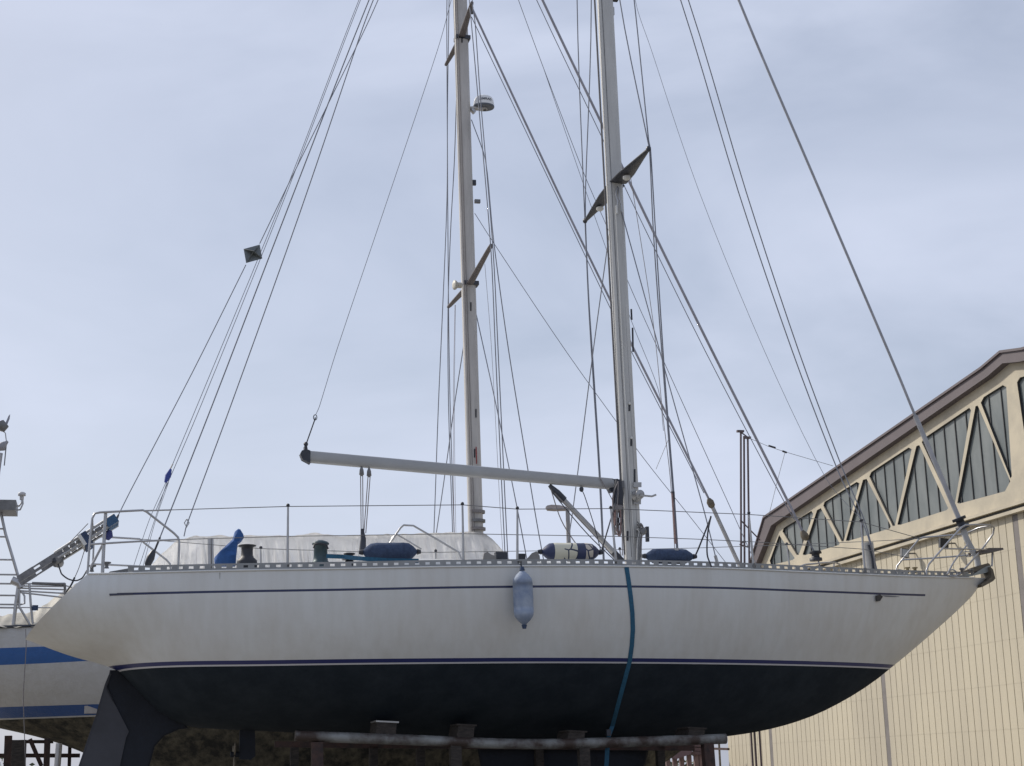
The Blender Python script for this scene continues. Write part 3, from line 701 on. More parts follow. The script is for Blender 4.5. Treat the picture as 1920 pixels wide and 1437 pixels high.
for (x0, y0, x1, y1) in ((489, 1028, 489, 1064), (1475, 1021, 1481, 1066), (817, 1034, 817, 1070), (1162, 1030, 1166, 1060)):
    stanchion(x0, y0, x1, y1, vFf(x1), .012)
def line(name, pts, r_, f=1, m=STEEL): wire(name, [(x, y, f if not callable(f) else f(x)) for x, y in pts], r_, yr, m, smooth=False)
line('lifeline', [(272, 958), (400, 954), (540, 950), (867, 947), (970, 955), (1145, 954), (1404, 965), (1614, 979), (1725, 1010)], .005, vN, GREYM)
line('lifeline', [(335, 1012), (540, 1006), (867, 1001), (970, 1003), (1150, 1006), (1300, 1011), (1408, 1016), (1618, 1030), (1700, 1045)], .0045, vN, GREYM)
line('lifeline', [(262, 1011), (489, 1029), (675, 1035), (817, 1036), (1163, 1031), (1300, 1028), (1475, 1022), (1640, 1015), (1727, 1010)], .0045, vFf, GREYM)
MB().tube([atv(272, 958, vN(272)), atv(320, 956.5, vN(320))], .010, 6).build('lifeline_turnbuckle', STEEL, yr)

# pushpit
def vs_(px): return -max(.5, dk(px, -1.0)[0] - .06)
def T(name, pts, v, r_=.0135, m=STEEL, sm=True, parent=None):
    p = [atv(q[0], q[1], q[2] if len(q) > 2 else v) for q in pts]
    if sm: p = smooth_pts(p, 5)
    return MB().tube(p, r_, 8).build(name, m, parent or yr)
T('pushpit', [(164, 1077), (168, 1021), (173, 972), (178, 963), (188, 961), (268, 957), (275, 960), (326, 1000), (334, 1008), (336, 1016), (334, 1070)], -1.02, .014, sm=False)
T('pushpit_rail', [(168, 1021), (250, 1016), (336, 1012)], -1.02, .012)
T('pushpit_post', [(198, 962), (195, 1015), (192, 1077)], -.98, .021)
T('pushpit', [(172, 1073), (174, 1058), (176, 1012), (182, 1006), (262, 1011), (270, 1018), (312, 1050), (319, 1058), (320, 1070)], 1.0, .013, sm=False)
T('pushpit_rail', [(174, 1058), (240, 1061), (312, 1065)], 1.0, .012)
T('pushpit_rail', [(173, 972, -1.02), (174, 1008, 1.0)], 0, .012)
T('pushpit_brace', [(192, 1022), (180, 1045), (170, 1064)], -.9, .016)
# stern hatch-like fillet
MB().prism([atv(x, y, -1.0) for x, y in ((200, 1077), (206, 1072), (240, 1066), (240, 1077))], VH * .05).build('stern_chock', GREYM, yr)
MB().lathe(atv(200, 1066, -.6), ZH, [(0, .03), (.02, .02), (.05, .02), (.06, .05), (.075, .05)], 10).build('deck_cleat', GREYM, yr)
MB().lathe(atv(172, 1072, -.6), ZH, [(0, .03), (.02, .02), (.05, .02), (.06, .05), (.075, .05)], 10).build('deck_cleat', GREYM, yr)
# companion grab arch
T('grab_rail', [(730, 1020, -.3), (751, 990, -.3), (757, 985, -.3), (775, 986, -.3), (820, 1012, -.3), (860, 1036, -.3), (868, 1056, -.3)], -.3, .013, sm=False)
T('grab_rail', [(733, 1012, .2), (741, 1003, .2), (750, 1006, .2), (790, 1030, .2)], .2, .010)
# deck cleats / genoa cars
for (pts, v) in (([(905, 1050), (908, 1038), (914, 1035), (921, 1040), (930, 1043), (938, 1047), (945, 1052)], -1.55), ([(985, 1052), (992, 1044), (998, 1037), (1006, 1034), (1012, 1042), (1013, 1053)], -1.55)):
    MB().prism([atv(x, y, v) for x, y in pts], VH * .03).build('fairlead_plate', mat('worn grey plate', (.26, .25, .24), .6, .3), yr)
MB().box(atv(939, 1043, -1.5), UH * .07, VH * .05, ZH * .045).build('track_car', DARKM, yr)
MB().box(atv(977, 1047, -1.5), UH * .045, VH * .05, ZH * .05).build('track_car', BLACK, yr)

# winches
def winch(px, py, s_, v, m, kind):
    b = atv(px, py, v)
    if kind == 0: prof = [(-.1, .112), (.02, .112), (.04, .108), (.07, .075), (.10, .064), (.15, .063), (.185, .066), (.195, .095), (.205, .098), (.212, .06)]
    elif kind == 1: prof = [(-.1, .10), (.0, .10), (.01, .09), (.05, .085), (.20, .080), (.205, .10), (.225, .102), (.24, .085), (.26, .03)]
    else: prof = [(-.12, .05), (-.04, .05), (-.02, .03), (.02, .03), (.04, .07), (.05, .07)]
    return MB().lathe(b, ZH, [(h * s_, r_ * s_) for h, r_ in prof], 24).build('winch', m, yr)
winch(463, 1058, 1.08, -1.35, BLACK, 0)
WG = mat('teal winch drum', (.05, .085, .10), .45, .3)
wn = winch(601, 1054, 1.0, -1.3, WG, 1)
MB().tube([atv(x, y, -1.42) for x, y in ((588, 1028), (590, 1021), (600, 1019), (612, 1022), (615, 1030))], .012, 6).build('winch_cap', BLACK, wn)
winch(655, 1046, 1.0, -1.3, BLACK, 2)
MB().lathe(atv(655, 1050, -1.3), ZH, [(0, .09), (.012, .09), (.02, .03), (.06, .03), (.065, .07), (.08, .06)], 16).build('winch', GREYM, yr)

# pulpit
T('pulpit', [(1737, 1078, -.6), (1737, 1070, -.6), (1742, 1058, -.58), (1775, 1020, -.48), (1803, 989, -.38), (1810, 985, -.36), (1830, 984, -.3), (1857, 985, -.2), (1864, 990, -.15), (1862, 1002, -.1), (1840, 1032, -.1), (1797, 1080, -.25)], 0, .0135, sm=False)
T('pulpit', [(1680, 1072, .72), (1682, 1062, .72), (1723, 1011, .6), (1731, 1008, .58), (1808, 1002, .4), (1835, 990, .2), (1857, 986, -.1)], 0, .013, sm=False)
T('pulpit_leg', [(1776, 1077, -.4), (1790, 1052, -.36), (1815, 1020, -.3)], 0, .012)
T('pulpit_rail', [(1692, 1050, .6), (1760, 1046, .4), (1822, 1040, .15), (1842, 1030, 0)], 0, .012)
T('pulpit_rail', [(1765, 1029, -.5), (1820, 1030, -.3), (1850, 1031, -.15)], 0, .011)
MB().prism([atv(x, y, -.16) for x, y in ((1836, 1032), (1855, 1027.5), (1881, 1027.5), (1882, 1031), (1858, 1036), (1840, 1038))], VH * .32).build('bow_platform', mat('teak platform', (.13, .11, .10), .7), yr)
T('bow_strut', [(1861, 1034, 0), (1860, 1062, 0)], 0, .014)
T('navigation_bracket', [(1808, 1036, -.2), (1812, 1044, -.2), (1820, 1044, -.2), (1825, 1036, -.2), (1808, 1034, -.2)], 0, .008, sm=False)
MB().prism([atv(x, y, -.07) for x, y in ((1800, 1080), (1820, 1081), (1846, 1075), (1856, 1072), (1859, 1060), (1850, 1062), (1825, 1077), (1812, 1076))], VH * .14).build('bow_roller', mat('bow fitting alloy', (.30, .32, .31), .5, .4), yr)
for (x, y) in ((1823, 1078), (1804, 1076)): MB().lathe(atv(x, y, -.3), ZH, [(0, .02), (.05, .02), (.06, .035), (.08, .03)], 10).build('deck_cleat', GREYM, yr)
T('mooring_fairlead', [(1778, 1076), (1781, 1070), (1788, 1069), (1796, 1076), (1790, 1081), (1780, 1080)], -.35, .010)
MB().lathe(atv(1686, 1076, -.15), ZH, [(-.06, .085), (.03, .08), (.05, .05), (.06, .02)], 20).build('deck_vent', GREYM, yr)
for x in (1702, 1716): MB().lathe(atv(x, 1075, -.5), ZH, [(0, .022), (.06, .022), (.065, .04), (.08, .04)], 10).build('deck_cleat', mat('brass fitting', (.34, .28, .17), .5, .5), yr)

# ================================================================== things resting on the yacht
# anchor
an_ = empty('anchor', atv(1860, 1080, 0), 'weathered brown anchor stowed in the bow roller of the white sloop', 'anchor')
MB().prism([atv(x, y, -.05) for x, y in ((1806, 1072), (1828, 1063), (1853, 1056), (1856, 1058), (1857, 1064), (1830, 1072), (1812, 1077))], VH * .1).build('shank', ANCH, an_)
MB().prism([atv(x, y, -.14) for x, y in ((1857, 1063), (1862, 1068), (1866.5, 1085), (1862, 1090), (1842, 1101), (1840, 1096), (1852, 1089), (1859, 1082))], VH * .28).build('fluke', ANCH, an_)
# fenders
def fender(p0, p1, r_, m, label, pattern=None, group=None):
    d = (p1 - p0); Lh = d.length; mid = (p0 + p1) / 2
    e = empty('fender', mid - ZH * r_, label, 'fender', group)
    prof = [(0, .018), (.02, .04), (.05, r_ * .62), (.10, r_ * .93), (.16, r_)]
    prof += [(Lh * k / 12, r_ * (1 + .015 * math.sin(k * 2.3))) for k in range(3, 10)]
    prof += [(Lh - h, q) for h, q in prof[:5][::-1]]
    prof = sorted(prof)
    b = MB().lathe(p0, d, prof, 28).build('fender_body', m, e)
    for s_, q in ((-1, p0), (1, p1)):
        MB().tube([q - d.normalized() * s_ * -.0, q + d.normalized() * s_ * .045], [.035, .022], 10).build('fender_eye', BLACK if m is not FPALE else NAVY, e)
    return e, b
fender(atv(680, 1036, -1.55), atv(782, 1035, -1.55), .112, NAVY, 'navy fleece covered fender lying on the side deck between winch and grab rail')
PAT = mat('painted fender', (.62, .60, .50), .5, var=.05)
t = PAT.node_tree; b = t.nodes['Principled BSDF']
uu = N(t, 'ShaderNodeTexCoord'); vo = N(t, 'ShaderNodeTexVoronoi', feature='DISTANCE_TO_EDGE'); vo.inputs['Scale'].default_value = 7.5; t.links.new(uu.outputs['Object'], vo.inputs['Vector'])
gt = N(t, 'ShaderNodeMath', operation='GREATER_THAN'); gt.inputs[1].default_value = .06; t.links.new(vo.outputs['Distance'], gt.inputs[0])
dp = N(t, 'ShaderNodeVectorMath', operation='DOT_PRODUCT'); dp.inputs[1].default_value = tuple(UH); t.links.new(uu.outputs['Object'], dp.inputs[0])
cr = N(t, 'ShaderNodeValToRGB'); cr.color_ramp.interpolation = 'CONSTANT'; mr = N(t, 'ShaderNodeMapRange'); mr.inputs['From Min'].default_value = -.38; mr.inputs['From Max'].default_value = .38; t.links.new(dp.outputs['Value'], mr.inputs['Value']); t.links.new(mr.outputs[0], cr.inputs['Fac'])
els = cr.color_ramp.elements; els[0].position = 0; els[0].color = (.03, .04, .10, 1); els[1].position = .2; els[1].color = (.60, .58, .47, 1)
for p_, c_ in ((.58, (.03, .04, .10, 1)), (.72, (.52, .47, .40, 1)), (.84, (.03, .03, .07, 1))): e_ = els.new(p_); e_.color = c_
gm = N(t, 'ShaderNodeMath', operation='LESS_THAN'); gm.inputs[1].default_value = .36; t.links.new(mr.outputs[0], gm.inputs[0])
mxx = N(t, 'ShaderNodeMath', operation='MAXIMUM'); t.links.new(gt.outputs[0], mxx.inputs[0]); t.links.new(gm.outputs[0], mxx.inputs[1])
mi = N(t, 'ShaderNodeMix', data_type='RGBA'); mi.inputs['A'].default_value = (.03, .04, .08, 1); t.links.new(mxx.outputs[0], mi.inputs['Factor']); t.links.new(cr.outputs['Color'], mi.inputs['B']); t.links.new(mi.outputs['Result'], b.inputs['Base Color'])
pf, pb = fender(atv(1015, 1035, -1.5), atv(1124, 1036, -1.5), .112, PAT, 'cream and navy patterned fender lying on the side deck aft of the mast')
fender(atv(1210, 1043, -1.5), atv(1300, 1044, -1.5), .095, NAVY, 'navy fender lying on the side deck just forward of the mast')
hp0 = onhull(979, 1075, .17); hp1 = onhull(982, 1172, .13)
fe, _ = fender(atv(979, 1070, uvz(hp0).y), atv(983, 1172, uvz(hp0).y - .0), .118, FPALE, 'pale blue grey fender hanging over the topside amidships')
MB().tube([atv(979, 1072, uvz(hp0).y), atv(976, 1052, -1.78)], .009, 6).build('lanyard', ROPED, fe)
wire('rope_line', [(1126, 1040, -1.5), (1130, 1026, -1.5), (1142, 985, -1.3), (1152, 950, -.6), (1158, 920, -.2)], .009, None, ROPED).name = 'fender_rope'
tag(bpy.data.objects['fender_rope'], 'dark rope rising from the patterned fender to the gooseneck', 'rope')
o = wire('fender_rope', [(1302, 1046, -1.5), (1310, 1028, -1.5), (1333, 970, -1.6)], .011, None, ROPED); tag(o, 'dark rope from the navy fender up to the upper lifeline forward of the mast', 'rope')
o = wire('fender_rope', [(1333, 968, -1.62), (1327, 1000, -1.62), (1326, 1040, -1.62), (1334, 1063, -1.66)], .010, None, ROPED); tag(o, 'dark rope hanging straight down from the upper lifeline to the toe rail', 'rope')
# blue webbing strap round the hull
sp = [(1174, 1064), (1178, 1090), (1182, 1120), (1185, 1150), (1186, 1180), (1184, 1210), (1180, 1240), (1172, 1270), (1164, 1300), (1156, 1330), (1148, 1360)]
sp = [onhull(x, y, .012) for x, y in sp]; sp = [p for p in sp if p]
sp = sp + [atv(1140, 1385, uvz(sp[-1]).y + .02), atv(1137, 1437, uvz(sp[-1]).y + .03), atv(1134, 1520, uvz(sp[-1]).y + .05)]
mb = MB()
for a, b in zip(sp[:-1], sp[1:]):
    mb.add([a - UH * .028, a + UH * .028, b + UH * .028, b - UH * .028], [(0, 1, 2, 3)])
    mb.add([a - UH * .028 + VH * .004, a + UH * .028 + VH * .004, b + UH * .028 + VH * .004, b - UH * .028 + VH * .004], [(0, 1, 2, 3)])
st = empty('tie_down_strap', sp[-1], 'blue webbing strap running down the hull below the mast', 'strap')
mb.build('webbing', STRAP, st, fixn=False)
q = atv(1137, 1392, uvz(sp[-2]).y - .05)
MB().box(q, UH * .045, VH * .03, ZH * .05).build('ratchet_buckle', BLACK, st); MB().box(q - ZH * .06 - VH * .02, UH * .04, VH * .01, ZH * .008).build('ratchet_handle', STEEL, st)
MB().box(atv(1141, 1374, uvz(sp[-2]).y - .04), UH * .03, VH * .02, ZH * .04).build('ratchet_buckle', DARKM, st)
ws = MB()
wp = [atv(612, 1043, -1.45), atv(640, 1044, -1.45), atv(680, 1048, -1.66), atv(730, 1051, -1.68), atv(785, 1052, -1.68)]
for a, b in zip(wp[:-1], wp[1:]): ws.bar(a, b, .008, .05)
tag(ws.build('deck_strap', STRAP), 'blue webbing strap pulled from the teal winch along the deck under the first navy fender', 'strap')
# cloth-like blue cover
mb = MB(); front = [(403, 1062), (402, 1046), (410, 1037), (430, 1018), (436, 1012), (440, 998), (446, 993), (450, 994), (455, 1003), (457, 1009), (453, 1015), (446, 1018), (444, 1030), (442, 1050), (441, 1062)]
Pf = [atv(x, y, -.75) for x, y in front]; c = sum(Pf, V((0, 0, 0))) / len(Pf)
rings = [(.55, -.17), (.88, -.14), (1, -.06), (1, .06), (.88, .14), (.55, .17)]; vs = []; n_ = len(Pf)
for (s_, o_) in rings: vs += [c + (p - c) * s_ + VH * (o_ + .012 * math.sin(i * 2.1)) for i, p in enumerate(Pf)]
fs = [(i * n_ + k, i * n_ + (k + 1) % n_, (i + 1) * n_ + (k + 1) % n_, (i + 1) * n_ + k) for i in range(5) for k in range(n_)]
mb.add(vs, fs, True); mb.add(vs[:n_], [tuple(t_) for t_ in tessellate_polygon([vs[:n_]])]); mb.add(vs[-n_:], [tuple(t_) for t_ in tessellate_polygon([vs[-n_:]])])
tag(mb.build('canvas_cover', BLUEF), 'bright blue canvas cover over deck gear beside the black winch', 'cover')
# radar reflector on the gangway lift
rc = atv(472.5, 476, 0); rr_ = .125
ax = [V((.62, .3, .72)).normalized()]; ax.append(V((-.75, .45, .45)).normalized()); a3 = ax[0].cross(ax[1]).normalized(); ax[1] = a3.cross(ax[0]).normalized(); ax.append(a3)
mb = MB()
d1 = (atv(487, 455, 0) - atv(461, 497, 0)).normalized(); a = atv(487, 459, 0); b = atv(463, 494, 0)
e1 = atv(456, 467, 0); e2 = atv(491, 485, 0)
half = (e2 - e1) / 2; cen = (a + b + e1 + e2) / 4
for (x, y) in ((a - cen, half), (a - cen, VH * .13), (half, VH * .13)):
    q = [cen + x, cen + y, cen - x, cen - y]; nrm = x.cross(y).normalized() * .002
    mb.prism([p - nrm for p in q], nrm * 2)
rm_ = mat('reflector plate', (.17, .19, .20), .4, .4)
tag(mb.build('radar_reflector', rm_), 'grey octahedral plate radar reflector hoisted on the aft wires', 'radar reflector')
yl = empty('gangway_lift', atv(222, 965, 0), 'thin wire from the gangway end past the radar reflector to the mast', 'lifting wire')
wire('lift_wire', [(222, 966, 0), (245, 920, 0), (360, 700, 0), (461, 497, 0)], .0065, yl)
wire('lift_wire', [(487, 457, 0), (540, 347, 0), (630, 165, 0), (709, 0, 0), (1082, -900, 0)], .0065, yl)
# gangway folded out from the stern
gw = empty('gangway', atv(120, 1030, 0), 'folded metal gangway pole slanting down and outward over the stern', 'gangway')
ga, gb = atv(218, 976, -.1), atv(36, 1091, -.1)
gdir = (gb - ga).normalized(); gup = (ZH - gdir * ZH.dot(gdir)).normalized()
for vv in (-.24, .16):
    for o_ in (.045, -.045):
        MB().tube([ga + VH * vv + gup * o_, ga.lerp(gb, .62) + VH * vv + gup * o_ * .8], .017, 8).build('side_rail', ALU, gw)
mb = MB()
for k in range(9):
    p = ga.lerp(gb, .06 + .065 * k); mb.box(p - VH * .04, gdir * .035, VH * .2, gup * .02)
mb.build('gangway_rung', GREYM, gw)
PEW = mat('weathered alloy', (.22, .22, .23), .5, .5, var=.2, scale=14)
for vv in (-.22, .14):
    MB().bar(ga.lerp(gb, .56) + VH * vv, ga.lerp(gb, .78) + VH * vv, .05, .075).build('lower_section', PEW, gw)
    MB().bar(ga.lerp(gb, .84) + VH * vv, ga.lerp(gb, 1.0) + VH * vv, .05, .08).build('lower_section', PEW, gw)
    MB().bar(ga.lerp(gb, .78) + VH * vv + gup * .03, ga.lerp(gb, .84) + VH * vv + gup * .03, .05, .015).build('lower_section', PEW, gw)
    MB().bar(ga.lerp(gb, .78) + VH * vv - gup * .03, ga.lerp(gb, .84) + VH * vv - gup * .03, .05, .015).build('lower_section', PEW, gw)
MB().box(atv(161, 1016, -.2), gdir * .05, VH * .26, gup * .085).build('pivot_box', NAVY, gw)
MB().box(atv(154.5, 1018, -.2), gdir * .02, VH * .265, gup * .075).build('pivot_plate', WHITE, gw)
MB().lathe(atv(109, 1048, -.35), VH, [(0, .03), (.01, .06), (.4, .06), (.42, .03)], 14).build('hinge', GREYM, gw)
MB().lathe(atv(103, 1050, -.35), VH, [(0, .02), (.01, .04), (.4, .04), (.42, .02)], 14).build('hinge', DARKM, gw)
BL2 = mat('blue tape', (.04, .11, .22), .7)
MB().box(atv(209, 981, -.2), gdir * .07, VH * .2, gup * .05).build('end_cover', BL2, gw)
MB().tube([atv(222, 966, 0), atv(214, 982, -.1)], [.012, .03], 8).build('lift_eye', DARKM, gw)
MB().tube([atv(206, 995, -.25), atv(203, 1004, -.25), atv(200, 1012, -.25)], [.03, .06, .03], 10).build('hanging_block', mat('purple blue canvas', (.05, .06, .2), .8), gw)
T('stay_line', [(165, 982, -.5), (140, 1008, -.4), (110, 1040, -.3)], 0, .005, ROPE, parent=gw)
T('guide_line', [(160, 1027, -.3), (148, 1065, -.3), (137, 1090, -.3)], 0, .005, ROPE, parent=gw)
T('guide_line', [(140, 1083, -.3), (134, 1096, -.3), (124, 1110, -.3)], 0, .012, DARKM, parent=gw)
T('power_cable', [(108, 1056, -.3), (113, 1070, -.3), (116, 1077, -.3), (128, 1086, -.3), (143, 1089, -.3), (154, 1084, -.4), (163, 1070, -.9)], 0, .009, DARKM, parent=gw)
# coils hanging at the gooseneck
rcx = empty('rope_coil', atv(1160, 960, -.2), 'tangled coils of rope hanging from the gooseneck at the mast', 'rope coil')
for k in range(20):
    x0 = 1150 + random.random() * 10; x1 = x0 + random.uniform(3, 11); lo = random.choice((955, 970, 985, 1003, 1006)); v_ = -.18 - random.random() * .1
    T('rope_loop', [(1158 + random.uniform(-3, 3), 903, v_), (x0, 925, v_), (x0 - 2, lo - 30, v_), (x0 + 1, lo - 8, v_), ((x0 + x1) / 2, lo, v_), (x1 - 1, lo - 8, v_ - .03), (x1, lo - 35, v_ - .03), (1160 + random.uniform(-3, 3), 925, v_ - .03), (1159, 903, v_)], 0, .0085, random.choice((ROPE, ROPED, ROPER)), parent=rcx)
T('rope_loop', [(1164, 935, -.2), (1166, 980, -.2), (1167, 1042, -.2)], 0, .007, ROPE, parent=rcx)
MB().tube([atv(1150, 950, -.24), atv(1158, 953, -.26), atv(1165, 951, -.24)], .05, 8).build('rope_knot', ROPE, rcx)
MB().tube([atv(1159, 900, -.22), atv(1159, 925, -.22), atv(1160, 948, -.24)], [.04, .075, .06], 8).build('rope_knot', ROPED, rcx)
rc2 = empty('rope_coil', atv(1200, 1010, -.2), 'grey ropes piled on the winch and cleats at the mast foot', 'rope coil')
for k in range(26):
    x0 = 1190 + random.random() * 9; v_ = -.13 - random.random() * .06; y0 = 978 + random.random() * 14
    T('rope_loop', [(x0 + 3, y0, v_), (x0 + 7, y0 + 6, v_), (x0 + 4, y0 + 25, v_), (x0 + 3, y0 + 60 + random.random() * 10, v_)], 0, .0085, random.choice((ROPE, MASTM, GREYM)), parent=rc2)
MB().lathe(atv(1201, 998, -.08), -VH, [(0, .06), (.1, .055), (.12, .03)], 14).build('mast_winch', GREYM, rc2)
MB().bar(atv(1213, 988, -.04), atv(1214, 1016, -.04), .05, .04).build('clutch', DARKM, rc2)
# pale rolled tube on the fore deck with ropes
ft = empty('stowed_pole_tube', atv(1625, 1070, -.2), 'short pale upright tube lashed with shackles to the inner stays on the foredeck', 'tube')
MB().tube([atv(1632, 1078, .1), atv(1626, 1018, .1)], .085, 18).build('tube', mat('weathered pale tube', (.42, .41, .39), .6, var=.15), ft)
for k in range(7):
    x0 = 1630 + random.random() * 8; T('lashing', [(x0 - 4, 1022, -.02), (x0, 1036, -.02), (x0 + 3, 1050, -.02), (x0 + 5, 1070, -.02)], 0, .010, random.choice((GREYM, DARKM, ROPE)), parent=ft)
T('lashing', [(1617, 974, .1), (1618, 1020, .1), (1622, 1070, .1)], 0, .013, DARKM, parent=ft)

# ================================================================== NEIGHBOUR YACHT (behind)
NV = 5.5
nr = empty('sailing_yacht', W(-3, NV, .5), 'white yacht with broad blue stripe and fouled bottom standing behind the sloop', 'sailing yacht')
NB = 2.0
nm_ = uvz(atv(60, 1328, NV - 1.55)); nwl0 = nm_.z
nb_ = uvz(atv(175, 1313, NV - 1.7))
nsl = (nb_.z - nm_.z) / (nb_.x - nm_.x); print('nslope', nsl)
def nwl(u): return nwl0 - .12 + 0.0 * (u - nm_.x)
nsheer = [(-230, 1190), (-100, 1180), (0, 1176), (110, 1172), (300, 1162), (600, 1150), (900, 1135), (1200, 1115), (1400, 1098), (1575, 1080)]
nbot = [(-300, 1290), (-200, 1320), (-100, 1345), (0, 1366), (85, 1386), (150, 1409), (230, 1445), (330, 1500), (500, 1560), (800, 1580), (1000, 1540), (1200, 1460), (1350, 1350), (1450, 1240), (1530, 1140), (1575, 1080)]
NHULL = hull_mat('neighbour hull paint', (0.50, 0.51, 0.53), (0.15, 0.135, 0.10), [(0.02, .17, (.02, .075, .25))], (0.44, 0.445, 0.45), rough=.4, under_dark=(.03, .03, .028), uscale=5.0, ucon=(.40, .66), cove=(.30, .535, -30, 30, (.02, .10, .32)), ubump=.6)
nh, ndeck, nbv = make_hull('hull', NHULL, nr, nsheer, nbot, NB, NV, .62, nwl, pmid=(2.2, 1.5))
mb = MB(); vs = []; fs = []
for (u, b, z) in ndeck:
    for k in range(5):
        q = -1 + k / 2; vs.append(W(u, NV + q * b * .998, z - .01 + .05 * (1 - q * q)))
for i in range(len(ndeck) - 1):
    for k in range(4): fs.append((i * 5 + k, i * 5 + k + 1, (i + 1) * 5 + k + 1, (i + 1) * 5 + k))
mb.add(vs, fs, True); mb.build('deck', WHITE, nr)
mb = MB(); mb.tube([W(u, NV - b - .01, z) for (u, b, z) in ndeck], .022, 6); mb.build('rubbing_strake', DARKM, nr)
NMH = (850, -430)
n0 = atv(896, 1130, NV); n1 = atv(NMH[0], NMH[1], NV)
nmast = elliptic_mast('mast', n0, n1, .125, .09, NMAST, nr)
def nx(y): return 862 + (y / 1000) * 33
for dx in (-12, -9, -5): wire('halyard', [(nx(y) + dx, y, NV - .10) for y in (1000, 600, 300, -300)], .006, nmast, random.choice((ROPE, NMAST)))
for (y, dx) in ((775, 5), (850, 0), (72, 2), (575, 2)):
    MB().prism([atv(nx(y) + dx - 1.2, y - 8, NV - .1), atv(nx(y) + dx + 1.2, y - 8, NV - .1), atv(nx(y) + dx + 1.2, y + 8, NV - .1), atv(nx(y) + dx - 1.2, y + 8, NV - .1)], VH * .02).build('sheave_slot', BLACK, nmast)
wire('halyard', [(nx(870) + 3, 870, NV - .12), (nx(840) + 3, 838, NV - .12)], .009, nmast, mat('red line', (.3, .03, .03), .7))
rootL = atv(nx(530) , 535, NV); rootU = atv(nx(75), 72, NV)
NSP = mat('dull brown spreader', (.16, .145, .15), .6, .2)
a1 = tipv(921, 460, rootL.z, NV - 2, NV - .3); a2 = tipv(841, 576, rootL.z, NV + .2, NV + 2)
a3_ = tipv(885, 5, rootU.z, NV - 2, NV - .2); a4 = tipv(836, 122, rootU.z, NV + .2, NV + 2)
print('nspreaders', a1, a2, a3_, a4)
sL1, _, _ = spreader(921, 460, rootL, a1, 'spreader', nmast, NSP, (.13, .08), NV)
sL2, _, _ = spreader(841, 576, rootL, a2, 'spreader', nmast, NSP, (.13, .08), NV)
sU1, _, _ = spreader(885, 5, rootU, a3_, 'spreader', nmast, NSP, (.13, .07), NV)
sU2, _, _ = spreader(836, 122, rootU, a4, 'spreader', nmast, NSP, (.13, .07), NV)
for y in (533, 73):
    c = atv(nx(y) + 2, y, NV); MB().box(c, UH * .135, VH * .1, ZH * .035).build('spreader_collar', DARKM, nmast)
MB().lathe(atv(857, 535, NV - .2), V((-1, -.6, -.1)), [(-.08, .05), (.0, .05), (.03, .08), (.05, .085), (.055, .03)], 14).build('loudhailer', mat('cream plastic', (.5, .48, .42), .5), nmast)
# radar
rd = empty('radar_dome', atv(905, 195, NV), 'white and grey radar dome on a bracket on the front of the rear mast', 'radar')
rb = atv(907, 203, NV)
tz = V((.03, -.05, 1)).normalized()
rs = .19
MB().lathe(rb, tz, [(0, rs * .90), (.005, rs * .97), (.02, rs * 1.0), (.035, rs)], 32).build('dome_base', mat('radar grey base', (.12, .14, .18), .5), rd)
dt = MB().lathe(rb + tz * .035, tz, [(0, rs * 1.0), (.06, rs * .96), (.11, rs * .90), (.15, rs * .80), (.175, rs * .6), (.185, rs * .3), (.188, .01)], 32).build('dome_top', mat('radar white', (.72, .73, .74), .3, var=.03), rd)
MB().prism([rb - tz * .035 + UH * a + VH * b for a, b in ((-.25, -.05), (.0, -.06), (.05, -.05), (.07, 0), (.05, .05), (.0, .06), (-.25, .05))], tz * .03).build('bracket', mat('pale bracket', (.5, .5, .51), .5), rd)
MB().bar(atv(884, 205, NV), atv(890, 212, NV), .1, .05).build('bracket', STEEL, rd)
MB().lathe(rb - tz * .04 + UH * .02, -tz, [(0, .03), (.006, .03)], 16).build('base_plug', DARKM, rd)
# lettering on the dome
tcu = bpy.data.curves.new('dome_lettering', 'FONT'); tcu.body = 'SIMRAD'; tcu.size = .062; tcu.align_x = 'CENTER'; tcu.extrude = .001; tcu.space_character = 1.12; tcu.offset = .0015
tob = bpy.data.objects.new('tmp', tcu); col.objects.link(tob)
dg = bpy.context.evaluated_depsgraph_get(); tm = bpy.data.meshes.new_from_object(tob.evaluated_get(dg)); bpy.data.objects.remove(tob)
bm = bmesh.new(); bm.from_mesh(tm); bmesh.ops.subdivide_edges(bm, edges=[e for e in bm.edges if e.calc_length() > .02], cuts=2); bm.to_mesh(tm); bm.free()
vd = (CAM - rb); th0 = math.atan2(vd.x, -vd.y) + .12
rc_ = rb + tz * .15
for vv in tm.vertices:
    x, y = vv.co.x, vv.co.y; h = .085 + y; rad = rs * (1.0 - .9 * max(0, h - .035)) + .004 + vv.co.z
    a = th0 + x / (rs * .95) + .1; p = rb + tz * h + V((math.sin(a), -math.cos(a), 0)) * rad
    vv.co = p - LOC[rd.name]
tm.materials.clear(); tm.materials.append(mat('lettering grey', (.06, .07, .09), .5)); lo_ = bpy.data.objects.new('dome_lettering', tm); col.objects.link(lo_); lo_.parent = rd
MB().box(atv(895, 378, NV), UH * .05, VH * .03, ZH * .03).build('steaming_light', GREYM, nmast)
MB().box(atv(889, 343, NV), UH * .03, VH * .03, ZH * .045).build('mast_light', DARKM, nmast)
MB().box(atv(884, 20, NV - .4), UH * .03, VH * .03, ZH * .06).build('halyard_block', DARKM, nmast)
